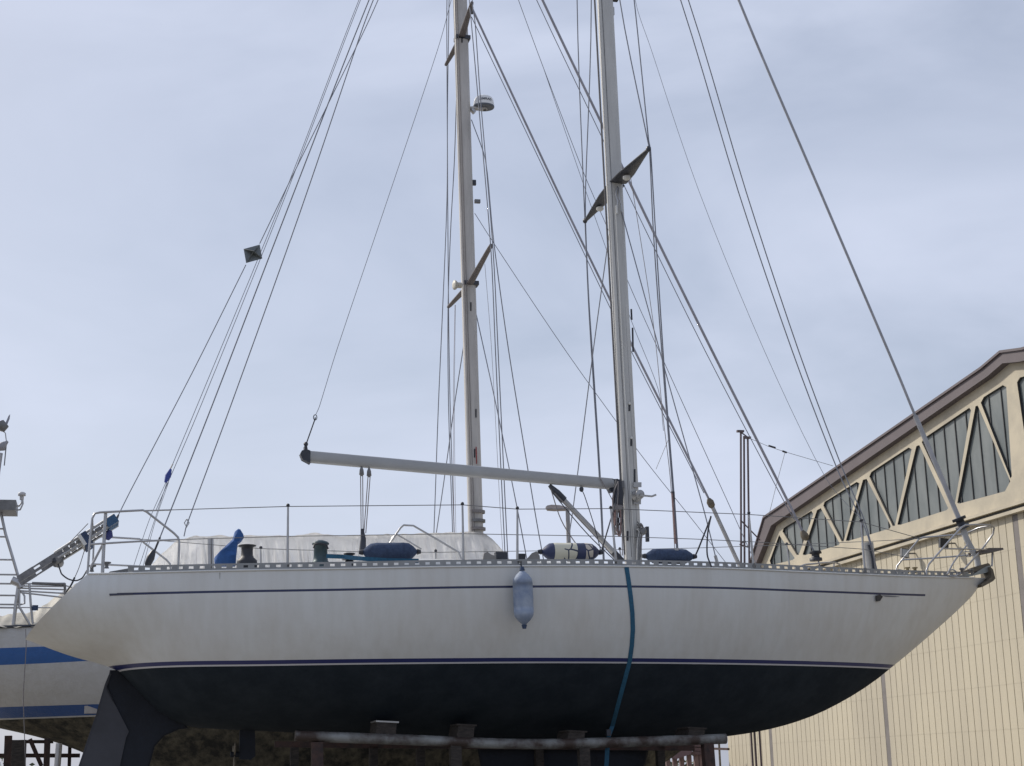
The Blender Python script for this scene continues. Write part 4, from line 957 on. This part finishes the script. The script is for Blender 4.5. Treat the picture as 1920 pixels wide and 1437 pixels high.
# rigging of the neighbour
s2 = .0085
def nw(name, pts, r_=s2, m=WIRE, v=None): return wire(name, [(p[0], p[1], p[2] if len(p) > 2 else (v if v is not None else NV)) for p in pts], r_, nr, m)
nw('outer_forestay', [(1508, 1004), (1480, 946), (1336, 660), (1225, 435), (1129, 234), (1017, 0), (NMH[0] + 6, -350)], .024, mat('furling foil far', (.34, .34, .39), .5, .2))
nw('outer_forestay_line', [(1490, 975), (1474, 948), (1323, 660), (1180, 369), (1132, 265), (1006, 0), (NMH[0] + 6, -330)], .008)
MB().lathe(atv(1508, 1004, NV), (atv(1508, 1004, NV) - atv(1532, 1048, NV)), [(-.1, .02), (-.05, .07), (0, .07), (.06, .05), (.09, .03)], 12).build('furling_swivel', ANCH, nr)
nw('forestay_tack', [(1510, 1006), (1532, 1045), (1540, 1075)], .014)
MB().lathe(atv(1530, 1052, NV), ZH, [(0, .11), (.05, .11), (.06, .07), (.12, .07), (.13, .11), (.17, .10)], 14).build('furling_drum', BLACK, nr)
nw('inner_forestay', [(1386, 1060), (1330, 938), (1189, 656), (1150, 575), (1046, 360), (888, 22), (884, 14)], .020, mat('inner foil', (.34, .34, .39), .5, .2))
nw('inner_forestay_line', [(1320, 925), (1189, 670), (1148, 586), (1040, 360), (884, 32)], .008)
nw('inner_tack', [(1400, 1090), (1330, 938)], .034, STEEL)
MB().lathe(atv(1333, 945, NV), atv(1328, 934, NV) - atv(1333, 945, NV), [(-.08, .03), (-.04, .06), (.04, .065), (.1, .03)], 12).build('furling_swivel', ANCH, nr)
nw('stay', [(1373, 960), (1240, 668), (1179, 532), (1142, 435), (1095, 326), (1018, 125), (972, 0), (905, -190)], .006)
nw('stay', [(1373, 960), (1400, 1020), (1420, 1062)], .006)
nw('stay', [(1244, 808), (1234, 730), (1185, 605), (1144, 488), (1094, 346), (1018, 125)], .005)
nw('baby_stay', [(1366, 1062), (1300, 977), (1201, 852), (1062, 660), (925, 455), (890, 400)], .006)
for (tx, ty, tv, tp2, tv2) in ((921, 462, a1, (885, 5), a3_),):
    nw('shroud', [(953, 1062, NV - 1.5), (948, 960, NV - 1.4), (934, 660, a1), (924, 462, a1), (900, 175, a3_), (891, 45, a3_), (886, 10, a3_), (858, -400, NV)])
    nw('shroud', [(948, 1062, NV - 1.5), (943, 960, NV - 1.4), (929, 660, a1), (920, 462, a1), (895, 170, a3_), (883, 35, a3_), (870, -100, NV)])
nw('shroud', [(1022, 1066, NV - 1.5), (1003, 960, NV - 1.4), (954, 660, a1), (926, 455, a1), (910, 300, NV - .5), (884, 225, NV - .1)])
nw('shroud', [(991, 1066, NV - 1.4), (969, 950, NV - 1.3), (935, 783, NV - .8), (900, 622, NV - .1), (893, 590, NV)])
nw('flag_halyard', [(945, 1066, NV - 1.5), (938, 960, NV - 1.3), (922, 660, NV - .9), (909, 495, NV - .8)], .0035, ROPE)
nw('shroud', [(852, 1010, NV + 1.3), (844, 760, a2), (841, 578, a2), (839, 300, a4), (838, 122, a4), (838, 0, a4), (846, -400, NV)])
nw('shroud', [(849, 1010, NV + 1.3), (841, 760, a2), (840, 578, a2), (845, 430, a2), (852, 300, a4), (857, 150, NV + .2), (860, 90, NV)])
nw('shroud', [(811, 1066, NV + 1.45), (815, 960, NV + 1.4), (822, 760, NV + 1.2), (829, 600, NV + 1.), (838, 374, a2), (839, 200, a4), (842, 0, a4), (848, -400, NV)])
nw('shroud', [(806, 1066, NV + 1.4), (818, 1000, NV + 1.3), (838, 863, NV + 1), (852, 760, NV + .8), (871, 636, NV), (872, 610, NV)])
nw('flag_halyard', [(857, 1066, NV + 1.2), (854, 960, NV + 1), (852, 760, NV + .8), (854, 572, NV + .6)], .0035, ROPE)
nw('flag_halyard', [(853, 1066, NV + 1.2), (851, 960, NV + 1), (850, 760, NV + .8), (853, 572, NV + .6)], .0035, ROPER)
nw('backstay', [(324, 870), (370, 760), (540, 347), (673, 0), (NMH[0] - 4, -420)], .006)
nw('backstay', [(292, 958), (377, 760), (541, 353), (676, 0), (NMH[0] - 4, -420)], .006)
MB().tube([atv(310, 905, NV), atv(315, 893, NV), atv(320, 880, NV)], [.02, .05, .02], 10).build('backstay_block', mat('bright blue block', (.03, .06, .3), .6), nr)
nw('backstay_tackle', [(311, 905), (280, 975), (246, 1075)], .005); nw('backstay_tackle', [(313, 905), (290, 975), (258, 1072)], .005); nw('backstay_tackle', [(318, 882), (324, 870)], .012, STEEL)
nw('backstay_tackle', [(316, 905), (292, 975), (266, 1070)], .0045)
for y in (958, 975, 990): MB().tube([atv(nx(y), y, NV), atv(nx(y), y + 5, NV)], .145, 14).build('mast_lashing', ROPE if y != 975 else GREYM, nmast)
MB().tube([atv(896, 1016, NV - .05), atv(345, 1020, NV - .05)], .06, 12).build('boom', ALU, nr)
# tarpaulin draped over the boom
mb = MB(); NXS = 260; NYS = 22; vs = []; fs = []
ridge_y = lambda x: interp([285, 300, 330, 350, 400, 470, 545, 585, 640, 700, 800, 860, 905, 930, 945, 965], [1058, 1044, 1016, 1009, 1006, 1005, 1006, 1001, 1006, 1004, 1001, 999, 1001, 1020, 1036, 1064], x)
for i in range(NXS + 1):
    x = 285 + (968 - 285) * i / NXS
    for side in (-1, 1):
        for j in range(NYS + 1):
            t_ = j / NYS
            rp_ = atv(x, ridge_y(x), NV - .1)
            nz_ = noise.noise(V((x * .035, t_ * .8, 3.0 + side))); n2_ = noise.noise(V((x * .11, t_ * 1.6, 9.0 + side))); n3_ = noise.noise(V((x * .05 + t_ * 2.2, t_ * 4, 1.0)))
            fold = .11 * (1 - abs(nz_) * 4) + .07 * (1 - abs(n2_) * 4) + .03 * n3_; tp_ = max(.12, 1 - max(0, (x - 895) / 72)) * max(.15, min(1, (x - 270) / 70))
            mess = .03 * n3_
            dv = side * (.06 + .95 * t_ + fold * min(1, t_ * 5) + mess) * tp_
            pk = noise.noise(V((x * .045, 0, 7.0)))
            zz = -(1.15 * t_ ** .8) + .06 * max(0, pk - .15) * (1 - t_) - .03 * max(0, -pk) * (1 - t_) + mess * .5
            vs.append(rp_ + VH * dv + ZH * zz)
nyt = 2 * (NYS + 1)
for i in range(NXS):
    for s_ in range(2):
        o_ = s_ * (NYS + 1)
        for j in range(NYS): fs.append((i * nyt + o_ + j, i * nyt + o_ + j + 1, (i + 1) * nyt + o_ + j + 1, (i + 1) * nyt + o_ + j))
    fs.append((i * nyt, i * nyt + NYS + 1, (i + 1) * nyt + NYS + 1, (i + 1) * nyt))
mb.add(vs, fs, True)
tag(mb.build('tarpaulin', TARP, fixn=False), 'white wrinkled tarpaulin tented over the boom of the rear yacht', 'tarpaulin')
# lashings by the tarp, two steel tubes standing beside it
nw('tarp_pole', [(393, 1070, NV - 1.6), (393, 1010, NV - 1.6)], .03, STEEL); nw('tarp_pole', [(399, 1070, NV - 1.6), (398, 1010, NV - 1.6)], .018, STEEL)
# stern gear of the neighbour
nvs = NV - 1.5
def NT(name, pts, r_=.016, m=STEEL, v=nvs, sm=False): return T(name, [(p[0], p[1], p[2] if len(p) > 2 else v) for p in pts], 0, r_, m, sm=sm, parent=nr)
NT('stern_ladder', [(-2, 945), (10, 1000), (25, 1050), (36, 1088)], .022)
NT('stern_ladder', [(-60, 945), (-62, 1090)], .022)
for y in (991, 1006, 1049, 1077, 1094, 1116, 1133, 1139): NT('ladder_rung', [(-60, y), (min(36, 2 + (y - 960) * .27), y + 1)], .013)
NT('stern_rail', [(36, 1088), (30, 1130), (25, 1172)], .028)
NT('stern_rail', [(36, 1100), (36, 1138), (58, 1175)], .018)
NT('stern_rail', [(55, 1096), (58, 1138), (62, 1175)], .018)
NT('stern_rail', [(0, 1139), (100, 1140)], .008)
for (y0, y1) in ((1094, 1094), (1098, 1100), (1102, 1106), (1107, 1113), (1110, 1121)): NT('bench_slat', [(36, y0 + 1), (122, y1)], .012)
NT('bench_slat', [(60, 1094, nvs), (121, 1096, nvs)], .022, GREYM)
NT('bench_slat', [(121, 1094), (123, 1118)], .02, GREYM)
NT('bench_slat', [(122, 1098), (135, 1102)], .01)
NT('stern_rail', [(40, 1108), (46, 1118), (46, 1132), (38, 1134)], .014)
MB().tube([atv(22, 1088, nvs), atv(36, 1094, nvs), atv(40, 1102, nvs)], .06, 10).build('rail_joint', STEEL, nr)
MB().box(atv(66, 1140, nvs), UH * .04, VH * .04, ZH * .035).build('rail_clamp', NAVY, nr)
# gps arm, solar box and wind generator
MB().box(atv(5, 953, nvs), UH * .2, VH * .3, ZH * .075).build('equipment_box', GREYM, nr)
NT('antenna_arm', [(24, 950), (36, 949), (41, 942), (41, 930)], .014); NT('antenna_arm', [(26, 958), (38, 956), (43, 945), (42, 930)], .012)
MB().lathe(atv(41, 930, nvs), ZH, [(-.06, .03), (0, .03), (.0, .055), (.04, .055), (.055, .03)], 14).build('antenna', mat('antenna white', (.5, .5, .52), .5), nr)
NT('generator_pole', [(-14, 1090), (-6, 900), (1, 850)], .035)
MB().tube([atv(-4, 840, nvs), atv(4, 838, nvs), atv(9, 832, nvs), atv(15, 828, nvs)], [.05, .07, .04, .015], 12).build('wind_generator', mat('generator grey', (.3, .3, .33), .5), nr)
MB().prism([atv(x, y, nvs) for x, y in ((6, 803), (16, 780), (19, 777), (18, 785), (10, 805))], VH * .02).build('generator_blade', mat('blade', (.3, .3, .36), .5), nr)
MB().prism([atv(x, y, nvs) for x, y in ((11, 830), (13, 831), (9, 873), (7, 873))], VH * .02).build('generator_blade', GREYM, nr)
MB().tube([atv(-2, 793, nvs), atv(4, 803, nvs), atv(2, 808, nvs)], [.08, .1, .05], 10).build('generator_hub', GREYM, nr)
NT('generator_stay', [(4, 808), (10, 812), (12, 828)], .008)
# cockpit cover heap at the stern
mb = MB(); vs = []; fs = []
for i in range(41):
    x = -40 + i * 5
    for j in range(9):
        t_ = j / 8; topy = interp([-40, 0, 30, 60, 90, 115, 160], [1152, 1155, 1150, 1148, 1130, 1112, 1085], x)
        y = topy + (1176 - topy) * t_ + 1.2 * math.sin(x * .3 + t_ * 5)
        vs.append(atv(x, y, NV - .7 - 1.0 * t_ + .06 * math.sin(x * .21 + t_ * 4)))
for i in range(40):
    for j in range(8): fs.append((i * 9 + j, i * 9 + j + 1, (i + 1) * 9 + j + 1, (i + 1) * 9 + j))
mb.add(vs, fs, True); tag(mb.build('cockpit_cover', mat('dirty cream canvas', (.62, .59, .52), .7, c2=(.4, .39, .36), scale=3, bump=.3, trans=.35), fixn=False), 'crumpled cream cover heaped over the stern of the rear yacht', 'cover')
# pulpit of the neighbour peeping over the rail
NT('bow_rail', [(1490, 1066, NV - .5), (1510, 1059, NV - .5), (1540, 1056, NV - .4), (1566, 1055, NV - .3), (1574, 1058, NV - .2), (1581, 1070, NV - .1)], .016)
NT('bow_rail', [(1564, 1056, NV - .3), (1563, 1075, NV - .3)], .012)
# mooring line
o = wire('hanging_line', [(48, 1180, NV - 2.05), (49, 1215, NV - 2.08), (45, 1280, NV - 2.08), (44, 1320, NV - 2.05), (48, 1437, NV - 2.1), (50, 1490, NV - 2.1)], .006, None, ROPE)
tag(o, 'thin pale line hanging down the striped hull at the left', 'rope')
# through hull fitting
qd = nbv.ray_cast(CAM, ray(170, 1331).normalized())
if qd[0] is not None: MB().box(qd[0] - VH * .01, UH * .09, VH * .03, ZH * .055).build('hull_pad', mat('pale pad', (.42, .4, .39), .7), nr)

# ================================================================== CRADLES
cr = empty('yacht_cradle', W(0, -1.1, 0), 'rusty steel cradle with a long scuffed pipe under the white sloop', 'cradle')
cv = -1.15
pp = smooth_pts([atv(553, 1386, cv), atv(760, 1393, cv), atv(980, 1401, cv), atv(1180, 1397, cv), atv(1361, 1391, cv)], 6)
# bottom of pipe hidden behind nothing: pipe radius 9 px
pp = [p + ZH * .035 for p in pp]
MB().tube(pp, .062, 16).build('cradle_pipe', PIPE, cr)
MB().bar(atv(515, 1396, cv + 1.0), atv(1300, 1403, cv + 1.0), .1, .07).build('cradle_beam', RUST, cr)
for (x, m) in ((594, RUST), (853, WOOD), (1093, WOOD), (1326, RUST)):
    MB().bar(atv(x, 1392, cv + .02) , W(uvz(atv(x, 1392, cv)).x + .05, cv + .02, 0), .12, .13).build('cradle_post', m, cr)
for x in (552, 788, 1237, 700, 1010):
    MB().bar(atv(x, 1400, cv + 1.0), W(uvz(atv(x, 1400, cv + 1.0)).x, cv + 1.0, 0), .1, .1).build('cradle_post', WOOD, cr)
MB().bar(W(-3.2, cv, .1), W(3.1, cv, .1), .14, .14).build('cradle_beam', RUST, cr)
MB().bar(W(-3.2, cv + 2.2, .1), W(3.1, cv + 2.2, .1), .14, .14).build('cradle_beam', RUST, cr)
def pad(x0, x1, y0, y1, m, v, shiny=False):
    hp = hbv.ray_cast(CAM, ray((x0 + x1) / 2, y0).normalized()); vv = v
    P_ = [atv(x0 + 3, y0, vv), atv(x1 - 3, y0 + 1, vv), atv(x1 - 6, y1 + 8, vv), atv(x0 - 2, y1 + 8, vv)]
    MB().prism(P_, VH * .5).build('hull_support', m, cr)
    MB().prism([atv(x0, y0 - 3, vv - .01), atv(x1 + 1, y0 - 1, vv - .01), atv(x1 + 1, y0 + 2, vv - .01), atv(x0, y0 + 0, vv - .01)], VH * .4).build('support_plate', ALU if shiny else WOOD, cr)
pad(705, 747, 1354, 1380, WOOD, cv - .02, True); pad(857, 893, 1360, 1384, WOOD, cv - .02); pad(1064, 1100, 1372, 1388, WOOD, cv - .02); pad(1290, 1325, 1366, 1382, WOOD, cv - .02)
MB().bar(W(k0.x + .4, 0, .36), W(k1.x - .5, 0, .36), .3, .7).build('keel_block', WOOD, cr)
# cradle of the rear yacht
c2 = empty('yacht_cradle', W(-8, NV, 0), 'dark timber and steel props under the fouled stern of the rear yacht', 'cradle')
for (x0, x1, y, v_, m) in ((25, 48, 1388, NV - .9, WOOD), (84, 94, 1385, NV - .6, RUST), (128, 134, 1398, NV + .4, RUST), (10, 22, 1380, NV - .3, RUST)):
    w_ = (x1 - x0) / 118
    a = atv((x0 + x1) / 2, y, v_); MB().bar(a, V((a.x + .02, a.y, 0)), .2, w_).build('prop', m, c2)
MB().tube([atv(111, 1394, NV - 1.6), V((atv(111, 1394, NV - 1.6).x - .08, atv(111, 1394, NV - 1.6).y, 0))], .045, 10).build('steel_prop', STEEL, c2)
MB().bar(atv(56, 1386, NV - .5), atv(78, 1437, NV - .5), .06, .06).build('brace', RUST, c2)
MB().bar(atv(-40, 1381, NV - .4), atv(92, 1389, NV - .4), .08, .05).build('cross_beam', RUST, c2) if False else None
MB().bar(atv(-40, 1417, NV + .2), atv(150, 1417, NV + .2), .08, .06).build('cross_beam', RUST, c2)
MB().bar(atv(20, 1391, NV + .2), atv(100, 1391, NV + .2), .08, .05).build('cross_beam', RUST, c2)
for k, (x, v_) in enumerate(((-3.2, NV), (-.2, NV), (2.6, NV))):
    MB().bar(W(x, v_ - 1.2, 0), W(x, v_ - .8, 1.6), .14, .14).build('prop', WOOD, c2)

# ================================================================== BACKGROUND
# street lamp
sl = empty('street_lamp', V((atv(1064, 1450, 30).x, atv(1064, 1450, 30).y, 0)), 'grey street lamp far behind, its flat head left of the vang', 'street lamp')
lt = atv(1064, 952, 30); px_m = (lt - CAM).length / FP
MB().tube([V((lt.x, lt.y, 0)), lt], [.11, .07], 10).build('lamp_post', mat('lamp post grey', (.34, .33, .33), .6, .3), sl)
hd = [atv(x, y, 30) for x, y in ((1023, 951), (1026, 948), (1034, 946.5), (1050, 947.5), (1060, 950), (1066, 953), (1060, 955.5), (1040, 956), (1026, 955))]
MB().prism(hd, V((0, .35, 0))).build('lamp_head', mat('lamp head', (.42, .38, .37), .5), sl)
# distant steel goal-like poles with aerial wire
pt = empty('pole_gantry', atv(1395, 1450, 9), 'slim brown steel pole gantry standing left of the warehouse gable', 'steel poles')
PV = 8.0; PB = mat('brown steel', (.13, .10, .11), .6, .2)
for (x0, y0, x1) in ((1389, 811, 1389.5), (1395, 818, 1396), (1402, 822, 1405)):
    a = atv(x0, y0, PV); MB().tube([a, atv(x1, 1062, PV), V((atv(x1, 1062, PV).x, atv(x1, 1062, PV).y, 0))], .02, 8).build('pole', PB, pt)
for q in (((1387, 809), (1403, 821)), ((1388, 975), (1425, 1013)), ((1387, 1021), (1405, 1027)), ((1387, 1022), (1394, 1016))):
    MB().tube([atv(q[0][0], q[0][1], PV), atv(q[1][0], q[1][1], PV)], .014, 8).build('crossbar', PB, pt)
for x, y in ((1388, 809), (1401, 821)): MB().box(atv(x, y, PV), UH * .07, VH * .03, ZH * .02).build('pole_top', PB, pt)
aw = empty('aerial_wire', atv(1470, 850, 14), 'thin grey aerial wire with insulators strung to the warehouse roof', 'wire')
for q in (((1405, 822), (1440, 837), (1470, 847)), ((1470, 847), (1562, 874)), ((1472, 848), (1458, 900), (1442, 965)), ((1255, 820), (1230, 880))):
    T('wire_span', [(a, b, 10) for a, b in q], 0, .005, GREYM, sm=False, parent=aw)
MB().tube([atv(1441, 836, 10), atv(1454, 840, 10)], .02, 6).build('insulator', DARKM, aw); MB().tube([atv(1467, 846, 10), atv(1475, 849, 10)], .02, 6).build('insulator', DARKM, aw)
# clutter seen between keel and cradle post: brown racking and white hulls far behind
rk = empty('storage_rack', atv(1265, 1440, 26), 'rusty brown storage rack far behind, seen below the cradle pipe', 'rack')
RV = 24
for x in (1236, 1250, 1263, 1276, 1290, 1303, 1312): MB().bar(atv(x, 1385, RV), V((atv(x, 1385, RV).x, atv(x, 1385, RV).y, 0)), .1, .12).build('rack_post', mat('rack brown', (.22, .15, .15), .8), rk)
for y in (1396, 1404, 1411): MB().bar(atv(1228, y, RV), atv(1320, y + 2, RV), .3, .09).build('rack_shelf', mat('rack brown dark', (.12, .08, .09), .8), rk)
MB().prism([atv(x, y, RV - .3) for x, y in ((1240, 1404), (1300, 1402), (1296, 1414), (1268, 1424), (1244, 1412))], VH * .2).build('rack_panel', mat('rack panel', (.16, .11, .13), .8), rk)
MB().prism([atv(x, y, RV - .3) for x, y in ((1254, 1396), (1277, 1396), (1277, 1402), (1254, 1401))], VH * .2).build('rack_crate', mat('ochre crate', (.35, .26, .13), .8), rk)
# tower of brackets near annex
bt = empty('wall_bracket', atu(1350, 1405, UF - .5), 'dark steel bracket pole in front of the ribbed shed', 'pole')
a = atu(1348, 1392, UF - .5); MB().tube([a, V((a.x, a.y, 0))], .03, 8).build('pole', ANCH, bt)
MB().bar(atu(1336, 1404, UF - .5), atu(1366, 1405, UF - .5), .06, .06).build('crossbar', RUST, bt)
# low scrub on the far edge of the yard
mb = MB(); random.seed(3)
for k in range(5200):
    x = random.uniform(-60, 60); y = 95 + random.random() * 14; hmax = 1.6 + 1.3 * math.sin(x * .23) * math.sin(x * .071 + 1) + .6 * math.sin(x * .9)
    z = random.random() ** .8 * max(.6, hmax); s_ = random.uniform(.15, .4)
    a = V((random.uniform(-1, 1), random.uniform(-1, 1), random.uniform(-.3, 1))).normalized(); x_, y_ = perp(a); c = V((x, y, z))
    mb.add([c - x_ * s_, c + y_ * s_ * .6, c + x_ * s_, c - y_ * s_ * .6], [(0, 1, 2, 3)])
tag(mb.build('scrub', SCRUB, fixn=False), 'low dry scrub along the far edge of the yard', 'scrub', kind='stuff')
